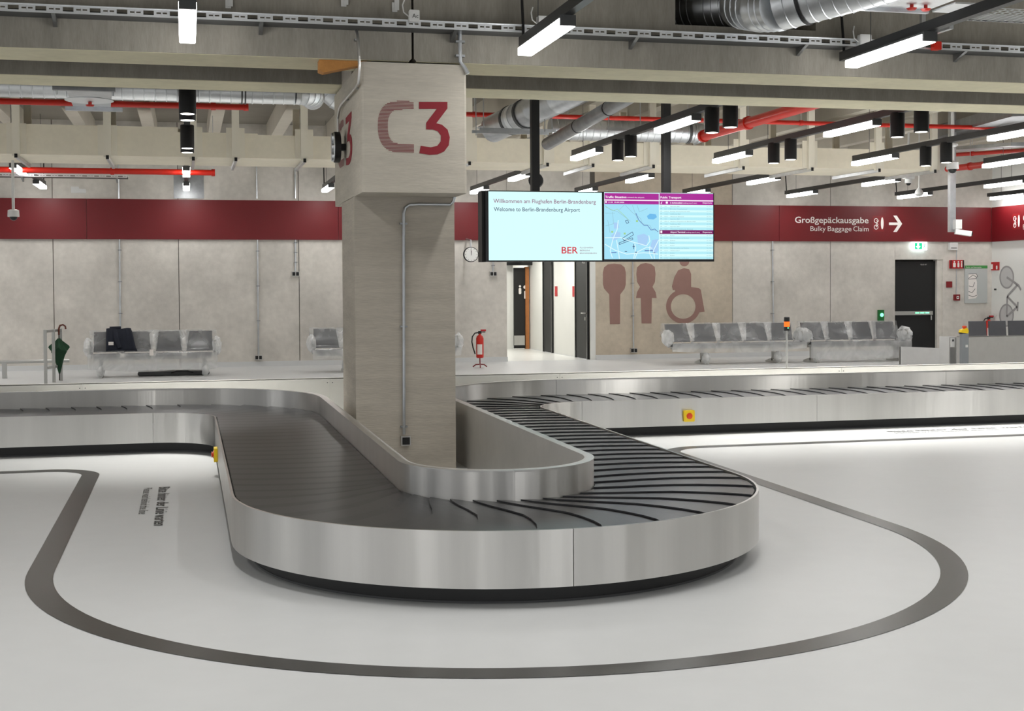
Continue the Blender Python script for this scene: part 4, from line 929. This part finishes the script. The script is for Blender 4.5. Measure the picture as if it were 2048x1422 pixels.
# on the right wall
t = thing('fire_sign', 'red extinguisher sign on the white side wall above the bicycle', 'sign', (RW, 27.6, 1.9))
(y0, z1), (y1, z0) = zr(553, 680), zr(650, 768)
MB().box(RW-.02, RW, y1, y0, z0, z1).build('plate', 'red_sign', t)
q = MB(); q.prism(rounded(y0-.12, y0-.05, z0+.03, z1-.05, .015), (RW-.022, 0, 0), UY, UZ, .001).prism(rounded(y1+.05, y1+.11, z0+.02, z0+.11, .02), (RW-.022, 0, 0), UY, UZ, .001).build('symbol', 'letter_white', t)
y, z = zr(605, 978); t = thing('wall_socket', 'tiny dark socket on the white side wall', 'socket', (RW, y, z)); MB().prism(rounded(y-.04, y+.04, z-.02, z+.02, .008), (RW-.012, 0, 0), UY, UZ, .012).build('cover', 'dark_grey', t); MB().cbox((RW-.014, y, z), (.004, .03, .015)).build('inset', 'black', t)
def extinguisher(label, c, s=1.0, stand=True):
    c = Vector(c); t = thing('fire_extinguisher', label, 'fire extinguisher', c)
    z0 = .19*s if stand else 0
    MB().lathe([(.06*s, z0), (.075*s, z0+.015), (.075*s, z0+.38*s), (.06*s, z0+.43*s), (.025*s, z0+.455*s), (.025*s, z0+.48*s)], c, 20).build('cylinder', 'red_pipe', t, True)
    rows = [[c+Vector((.0765*s*math.sin(R(a))*1, -.0765*s*math.cos(R(a)), z)) for a in range(-55, 26, 8)] for z in (z0+.07*s, z0+.27*s)]
    MB().grid(rows).build('paper_label', 'letter_white', t)
    MB().box(c.x-.03*s, c.x+.03*s, c.y-.02*s, c.y+.02*s, c.z+z0+.47*s, c.z+z0+.53*s).box(c.x-.01*s, c.x+.11*s, c.y-.015*s, c.y+.015*s, c.z+z0+.50*s, c.z+z0+.52*s).build('valve', 'black', t)
    MB().box(c.x+.02*s, c.x+.12*s, c.y-.02*s, c.y+.02*s, c.z+z0+.525*s, c.z+z0+.56*s).build('lever', 'red_sign', t)
    MB().tube([c+Vector((-.03, 0, z0+.5*s)), c+Vector((-.1*s, -.01, z0+.49*s)), c+Vector((-.155*s, -.02, z0+.42*s)), c+Vector((-.165*s, -.02, z0+.32*s)), c+Vector((-.14*s, -.02, z0+.2*s)), c+Vector((-.1*s, -.02, z0+.08*s))], .013*s, 8).build('hose', 'black', t, True)
    if stand:
        MB().tube([c+Vector((0, 0, .06)), c+Vector((0, 0, z0+.01))], .012, 8).build('stand_pole', 'red_dark', t)
        for a in (20, 140, 260):
            d = Vector((math.cos(R(a)), math.sin(R(a)), 0)); MB().tube([c+Vector((0, 0, .065)), c+d*.1+UZ*.055, c+d*.16+UZ*.012], .012, 6).build('stand_foot', 'red_dark', t)
p = atz(960, 735); extinguisher('red fire extinguisher on a stand in front of the wall clock', (p.x, p.y, 0), 1.02)
y, z = zr(560, 1370); extinguisher('red fire extinguisher half hidden in the corner by the bicycle drawing', (RW-.15, y-.12, .31), 1.0, False)

# ------------------------------------------------------------------ benches wrapped in plastic film
def nz(p, s=3.0, a=.02): return noise.noise_vector(Vector(p)*s)*a
def bench(label, x0, n, y, pitch=.6, cover='drape', z_hem=.22, arms=(True, True), tags=True, bare=False, legx=None, lean=0, top=.82):
    """x0 left end, y front edge line; seats face the viewer"""
    W_ = n*pitch; t = thing('waiting_bench', label, 'bench', (x0+W_/2, y+.3, 0))
    MB().box(x0+.05, x0+W_-.05, y+.26, y+.33, .31, .37).build('beam', 'bench_steel', t)
    for lx in (legx or (x0+.18, x0+W_-.18)):
        q = MB().box(lx-.03, lx+.03, y+.27, y+.32, .04, .33); q.prism([(y-.02, 0), (y+.62, 0), (y+.62, .03), (y+.35, .09), (y+.24, .09), (y-.02, .03)], (lx-.03, 0, 0), UY, UZ, .06)
        q.build('leg', 'bench_steel', t)
    for k in range(n):
        a = x0+k*pitch+.05; b = a+pitch-.1
        q = MB(); q.prism([(y, .40), (y+.02, .375), (y+.5, .36), (y+.5, .41), (y+.03, .445)], (a, 0, 0), UY, UZ, b-a); q.build('seat_pad', 'pad', t)
        q = MB(); th = .05; zb, zt_, yb, yt = .45, top, y+.47, y+.6
        vs = []
        for dy in (0, th):
            vs += [(a-.015, yb+dy, zb), (b+.015, yb+dy, zb), (b+.01+lean, yt+dy, zt_), (a-.01+lean, yt+dy, zt_)]
        q.add(vs, [(0, 1, 2, 3), (7, 6, 5, 4), (0, 4, 5, 1), (1, 5, 6, 2), (2, 6, 7, 3), (3, 7, 4, 0)]); q.build('back_pad', 'pad', t)
        if bare: continue
        if k < n-1: MB().box(b+.02, b+.08, y+.44, y+.45, .42, .46).build('gap_bar', 'bench_steel', t)
    for s, on in zip((0, 1), arms):
        if not on: continue
        ax = x0+W_*s; MB().tube([(ax, y+.5, .40), (ax, y+.44, .62), (ax, y+.3, .655), (ax, y+.08, .65), (ax, y+.04, .60), (ax, y+.1, .45), (ax, y+.3, .36)], .022, 8).build('armrest', 'bench_steel', t, True)
    if bare: return t
    prof = [(y+.70, .55), (y+.69, .75), (y+.645, .845), (y+.575, .842), (y+.535, .70), (y+.47, .52), (y+.40, .475), (y+.2, .47), (y+.02, .475), (y-.035, .44), (y-.04, .36), (y-.03, .28), (y-.01, z_hem)]
    rows = []; nx = int(W_/.055)
    for j, (py, pz) in enumerate(prof):
        row = []
        for i in range(nx+1):
            x = x0-.04+(W_+.08)*i/nx; d = nz((x, j*.23, W_+y), 2.2, .026)+nz((x, j*.5, 3.1), 6, .006)
            hem = 0
            if j >= 10: hem = .05*noise.noise(Vector((x*1.6, y, 4)))*(j-9)/3+ (-.05*math.sin(math.pi*i/nx)*(j-9)/3)
            row.append((x, py+d.y*.8-abs(d.x)*.3, pz+d.z*.5+hem))
        rows.append(row)
    MB().grid(rows[:10]).build('plastic_film', 'film', t, True); MB().grid(rows[9:]).build('film_skirt', 'film_skirt', t, True)
    if n > 1:
        for k in range(1, n):    # film bunched between the seat backs
            cx = x0+k*pitch; rws = []
            for j in range(9):
                f = j/8; z = .47+.37*f; yy = y+.455+.135*f; wd = .045+.05*f
                rws.append([(cx-wd+2*wd*i/4+nz((cx, j*.4, i*.7), 3, .012).x, yy-.012+nz((cx, j*.6, i*.9), 4, .02).y, z) for i in range(5)])
            MB().grid(rws).build('film_fold', 'film_bunched', t, True)
    for s, on in zip((0, 1), arms):
        if on: blob(t, 'arm_film', (x0+W_*s+(.04 if s else -.04), y+.25, .55), (.085, .3, .17))
    for lx in (legx or (x0+.18, x0+W_-.18)): blob(t, 'leg_film', (lx, y+.06, .125), (.07, .14, .13))
    return t
def blob(parent, name, c, rad, seed=0):
    q = MB(); c = Vector(c); rows = []
    for i in range(11):
        th = math.pi*i/10; row = []
        for k in range(17):
            ph = 2*math.pi*k/16; d = Vector((math.sin(th)*math.cos(ph), math.sin(th)*math.sin(ph), math.cos(th)))
            r_ = 1+.22*noise.noise(d*2.4+c)+.13*noise.noise(d*6+c); p = Vector((d.x*rad[0], d.y*rad[1], d.z*rad[2]))*r_+c
            p.z = max(p.z, .012)
            row.append(p)
        rows.append(row)
    q.grid(rows).build(name, 'film_bunched', parent, True)
bl = bench('film wrapped bench on the left with a jacket over its back', -1.72, 4, 25.15, .555, z_hem=.16)
bench('film wrapped bench half hidden behind the concrete column', 2.35, 5, 25.35, .56, z_hem=.27, legx=(2.95, 4.6))
bench('film wrapped bench with five seats under the wheelchair pictogram', 9.62, 5, 25.4, .58, z_hem=.30, legx=(10.35, 11.95))
bench('film wrapped bench loosely draped next to the escape door', 12.62, 4, 25.25, .56, z_hem=.10, legx=(12.75, 14.7))
bench('unwrapped row of dark grey seats at the right edge', aty(1933, 665, 24.25).x-.03, 6, 23.65, .46, bare=True, arms=(False, False), lean=.06, top=.855)
# labels hanging on the wrapped benches
for i, (px, py, lb) in enumerate(((234, 708, 'white tag between the seats of the left bench'), (692, 691, 'white tag on the bench beside the column'))):
    pass
for par, px, py, y, w_, h_ in ((bl, 303, 705, 25.1, .07, .11), (bl, 222, 687, 25.5, .09, .06)):
    p = aty(px, py, y); MB().box(p.x-w_/2, p.x+w_/2, y-.004, y, p.z-h_/2, p.z+h_/2).build('paper_label', 'letter_white', par)
# jacket over the left bench
q = MB(); rows = []
jx0, jx1 = -1.46, -1.02
for j, (py, pz) in enumerate([(25.86, .50), (25.85, .70), (25.81, .865), (25.74, .885), (25.68, .80), (25.62, .66), (25.575, .53), (25.54, .47)]):
    row = []
    for i in range(19):
        f = i/18; x = jx0+(jx1-jx0)*f + (.12*f*(j-3)/4 if j > 3 else 0); d = math.sin(f*22)*.018+nz((x, j*.3, 1), 6, .02).y
        row.append((x, py-abs(d)*.9-.03, pz+.01*math.sin(f*9)))
    rows.append(row)
q.grid(rows); ja = thing('jacket', 'dark navy jacket hung over the end of the left bench', 'jacket', (-1.24, 25.6, .5))
bd = q.build('body', 'navy', ja, True); so = bd.modifiers.new('solid', 'SOLIDIFY'); so.thickness = .03
MB().tube([(-1.30, 25.70, .84), (-1.28, 25.60, .70), (-1.22, 25.535, .52)], [.05, .048, .04], 10).build('sleeve', 'navy', ja, True)
MB().tube([(-1.40, 25.74, .885), (-1.2, 25.74, .895)], [.035, .03], 8).build('collar', 'navy', ja, True)
# dark bag under the left bench
t = thing('bag', 'flat dark bag lying under the left bench', 'bag', (.0, 25.6, 0))
MB().prism(rounded(-.9, .40, .01, .08, .03), (0, 25.45, 0), UX, UZ, -.45).build('body', 'dark_grey', t, True)
MB().tube([(-.3, 25.44, .05), (-.2, 25.42, .085), (0, 25.42, .085), (.1, 25.44, .05)], .01, 6).build('strap', 'black', t)

# ------------------------------------------------------------------ railing, umbrella, wall rail at the left
rl = thing('railing', 'steel railing gate with three posts at the far left', 'railing', (-2.25, 24.2, 0))
P_ = [Vector((aty(px, 720, yy).x, yy, 0)) for px, yy in ((91, 24.0), (107.5, 24.35), (122, 24.7))]
for i, p in enumerate(P_): MB().box(p.x-.026, p.x+.026, p.y-.026, p.y+.026, 0, .93).build('post', 'bench_steel', rl)
for z in (.9, .27):
    d = (P_[2]-P_[0]).normalized(); nrm = Vector((-d.y, d.x, 0))*.022; q = MB()
    a, b = P_[0]+UZ*z, P_[2]+UZ*z; vs = []
    for p in (a, b):
        for s, t_ in ((-1, -1), (1, -1), (1, 1), (-1, 1)): vs.append(p+nrm*s+UZ*.022*t_)
    q.add(vs, [(0, 1, 2, 3), (4, 5, 6, 7), (0, 1, 5, 4), (1, 2, 6, 5), (2, 3, 7, 6), (3, 0, 4, 7)]).build('rail', 'bench_steel', rl)
um = thing('umbrella', 'closed dark green umbrella hanging from the railing', 'umbrella', (-2.17, 24.45, 0))
uc = Vector((-2.19, 24.50, 0)); rings = []
for z, r_ in ((.14, .012), (.25, .035), (.4, .07), (.52, .105), (.6, .16), (.63, .15), (.72, .05), (.76, .02)):
    ring = []
    for k in range(17):
        a = 2*math.pi*k/16; rr_ = r_*(1+.25*(math.cos(8*a/2)**2-.5)); ring.append((uc.x+rr_*math.cos(a)*1.0, uc.y+rr_*.55*math.sin(a), z-(.08*abs(math.sin(a*2)) if .5 < z < .64 else 0)))
    rings.append(ring)
MB().grid(rings).build('canopy', 'green_cloth', um, True)
MB().tube([uc+UZ*.02, uc+UZ*.84], .009, 8).build('shaft', 'black', um)
MB().tube([uc+UZ*.82, uc+Vector((0, 0, .93)), uc+Vector((.02, 0, .985)), uc+Vector((.07, 0, 1.0)), uc+Vector((.11, 0, .97)), uc+Vector((.115, 0, .92))], .016, 8).build('handle', 'handle_wood', um, True)
t = thing('bumper_rail', 'low steel bumper rail in front of the wall at far left', 'railing', (-3, 25.6, 0))
MB().tube([(-7, 25.7, .30), (-2.12, 25.7, .30)], .032, 12).build('rail', 'bench_steel', t, True)
for x in (-5.9, -3.25): MB().box(x-.04, x+.04, 25.66, 25.74, 0, .29).build('post', 'bench_steel', t)

# ------------------------------------------------------------------ cameras and pendants
def dome(label, p, top, s=1.0, m='white_plastic', pole=.022):
    p = Vector(p); t = thing('dome_camera', label, 'camera', p)
    MB().tube([p+UZ*.1*s, Vector((p.x, p.y, top))], pole, 10).build('pole', m, t, True)
    MB().lathe([(.05*s, .11*s), (.085*s, .095*s), (.09*s, 0), (.085*s, -.005)], p, 20).build('housing', m, t, True)
    MB().lathe([(.0625*s, 0), (.055*s, -.03*s), (.035*s, -.055*s), (.01*s, -.063*s)], p, 18).build('lens_dome', 'black_gloss', t, True)
    return t
dome('white dome camera on a long pole at the far left', aty(27, 433, 22.0), 5.0, 1.0)
p = aty(1905, 338, 20.0); t = dome('white dome camera under a tray at the right', (p.x, p.y, p.z), 5.0, 1.15, pole=.03); MB().lathe([(.03, 0), (.09, .03), (.09, .06)], (p.x, 20, 3.93), 16).build('ceiling_mount', 'white_plastic', t, True)
p = aty(1817, 366, 23.4); t = dome('small white dome camera beneath the cream duct', p, 5.0, .8); MB().box(p.x-.1, p.x+.1, p.y-.06, p.y+.06, p.z+.08, p.z+.16).build('mount_box', 'white_plastic', t)
p = aty(1838, 388, 23.0); t = thing('pendant_detector', 'white pendant sensor hanging in front of a strip lamp', 'sensor', p); MB().lathe([(.02, .12), (.07, .06), (.085, 0), (.05, -.04)], p, 16).build('body', 'white_plastic', t, True); MB().tube([p+UZ*.1, Vector((p.x, p.y, 5.0))], .012, 8).build('rod', 'white_plastic', t)
# cctv on a post
p0 = aty(1904, 464, 20.6); t = thing('surveillance_camera', 'white surveillance camera on a grey hanging post at right', 'camera', p0)
MB().box(p0.x-.055, p0.x+.055, 20.57, 20.65, p0.z, 5.0).build('post', 'galv', t)
pc = aty(1916, 453, 20.5); MB().box(pc.x-.06, pc.x+.06, 20.47, 20.58, pc.z-.04, pc.z+.12).box(p0.x, pc.x, 20.53, 20.6, pc.z-.05, pc.z).build('bracket', 'white_plastic', t)
pe = aty(1928, 466, 20.4); Mx = Matrix.Translation(pe) @ Matrix.Rotation(R(10), 4, 'Y') @ Matrix.Rotation(R(-20), 4, 'Z')
MB().box(-.15, .12, -.045, .045, -.04, .045, Mx).build('camera_body', 'white_plastic', t); MB().box(.12, .14, -.04, .04, -.03, .035, Mx).build('front_glass', 'black_gloss', t)
# wide grey tray at the right edge
t = thing('wide_tray', 'wide dark metal tray slanting across the upper right corner', 'cable tray', aty(1900, 275, 21))
a, b = aty(1885, 278, 22.5), aty(2060, 232, 17.0); q = MB(); d = (b-a).normalized(); nn = Vector((d.y, -d.x, 0))*.25
q.add([a-nn, a+nn, b+nn*1, b-nn, a-nn+UZ*.2, a+nn+UZ*.2, b+nn+UZ*.2, b-nn+UZ*.2], [(0, 1, 2, 3), (4, 5, 6, 7), (0, 1, 5, 4), (1, 2, 6, 5), (2, 3, 7, 6), (3, 0, 4, 7)]); q.build('trough', 'galv_dark', t)
a, b = aty(1888, 303, 22.5), aty(2060, 292, 18.5); q = MB(); d = (b-a).normalized(); nn = Vector((d.y, -d.x, 0))*.3
q.add([a-nn, a+nn, b+nn, b-nn, a-nn+UZ*.06, a+nn+UZ*.06, b+nn+UZ*.06, b-nn+UZ*.06], [(0, 1, 2, 3), (4, 5, 6, 7), (0, 1, 5, 4), (1, 2, 6, 5), (2, 3, 7, 6), (3, 0, 4, 7)]); q.build('lower_trough', 'galv', t)

# ------------------------------------------------------------------ next carousel at the right edge
FY = 23.0
nc = thing('next_carousel_fence', 'stainless steel fence of the next carousel at the right edge', 'fence', (15.5, FY, 0))
zt_ = aty(1925, 673, FY).z
a = aty(1925, 673, FY)
MB().box(a.x-.12, 18.55, FY, FY+.03, 0, zt_).box(a.x-.12, 18.55, FY, FY+.06, zt_-.01, zt_+.004).build('fence_panel', 'steel_plain', nc)
MB().prism([(a.x-.35, FY+.25), (a.x-.12, FY), (a.x-.12, FY+.03), (a.x-.33, FY+.27)], (0, 0, 0), UX, UY, zt_).build('corner_panel', 'steel_plain', nc)
nf = thing('low_fence', 'lower stainless fence panel in front of the escape door', 'fence', (14, 23.6, 0))
p0, p1 = aty(1801, 693, 24.2), aty(1908, 697.5, 23.2)
q = MB(); d = (p1-p0); q.add([(p0.x, p0.y, 0), (p1.x, p1.y, 0), (p1.x, p1.y, p1.z), (p0.x, p0.y, p0.z), (p0.x, p0.y+.03, 0), (p1.x, p1.y+.03, 0), (p1.x, p1.y+.03, p1.z), (p0.x, p0.y+.03, p0.z)], [(0, 1, 2, 3), (4, 5, 6, 7), (0, 1, 5, 4), (1, 2, 6, 5), (2, 3, 7, 6), (3, 0, 4, 7)]); q.build('panel', 'steel_plain', nf)
MB().box(p0.x, p0.x+.02, p0.y, p0.y+.06, 0, p0.z).build('edge_post', 'steel_plain', nf)
ep = aty(1929, 667, 22.6); t = thing('stop_post', 'grey post topped by a yellow and red emergency stop', 'post', (ep.x, 22.6, 0))
MB().box(ep.x-.065, ep.x+.065, 22.56, 22.66, 0, ep.z).build('post', 'dark_grey', t); MATS['post_grey'] = mat('post_grey', '85898c', .5)
t.children[0].data.materials[0] = MATS['post_grey']
MB().prism([(-.085, 0), (.06, -.02), (.075, .03), (.04, .09), (-.07, .05)], (ep.x, 22.57, ep.z+.02), UX, UZ, -.1).build('stop_housing', 'yellow', t)
MB().prism([(-.085, 0), (.06, -.02), (.06, -.045), (-.08, -.02)], (ep.x, 22.57, ep.z+.02), UX, UZ, -.1).build('housing_base', 'black', t)
MB().lathe([(.03, 0), (.03, .03), (.045, .04), (.045, .06), (.02, .07)], (ep.x+.01, 22.62, ep.z+.08), 14).build('button', 'orange_knob', t, True)
MB().cbox((ep.x+.02, 22.555, ep.z-.24), (.05, .006, .05)).build('label_plate', 'white_plastic', t)
wl = aty(1906, 685, 22.8); t = thing('notice_board', 'small white notice plate on the fence corner', 'notice', (wl.x, 22.8, wl.z)); MB().box(wl.x-.04, wl.x+.04, 22.8, 22.82, wl.z-.09, wl.z+.09).build('plate', 'white_plastic', t); MB().box(wl.x-.02, wl.x+.02, 22.797, 22.8, wl.z+.02, wl.z+.06).build('symbol', 'dark_grey', t)
MB().box(wl.x-.05, wl.x+.09, 22.82, 22.85, 0, wl.z+.1).build('carrier_panel', 'steel_plain', t)
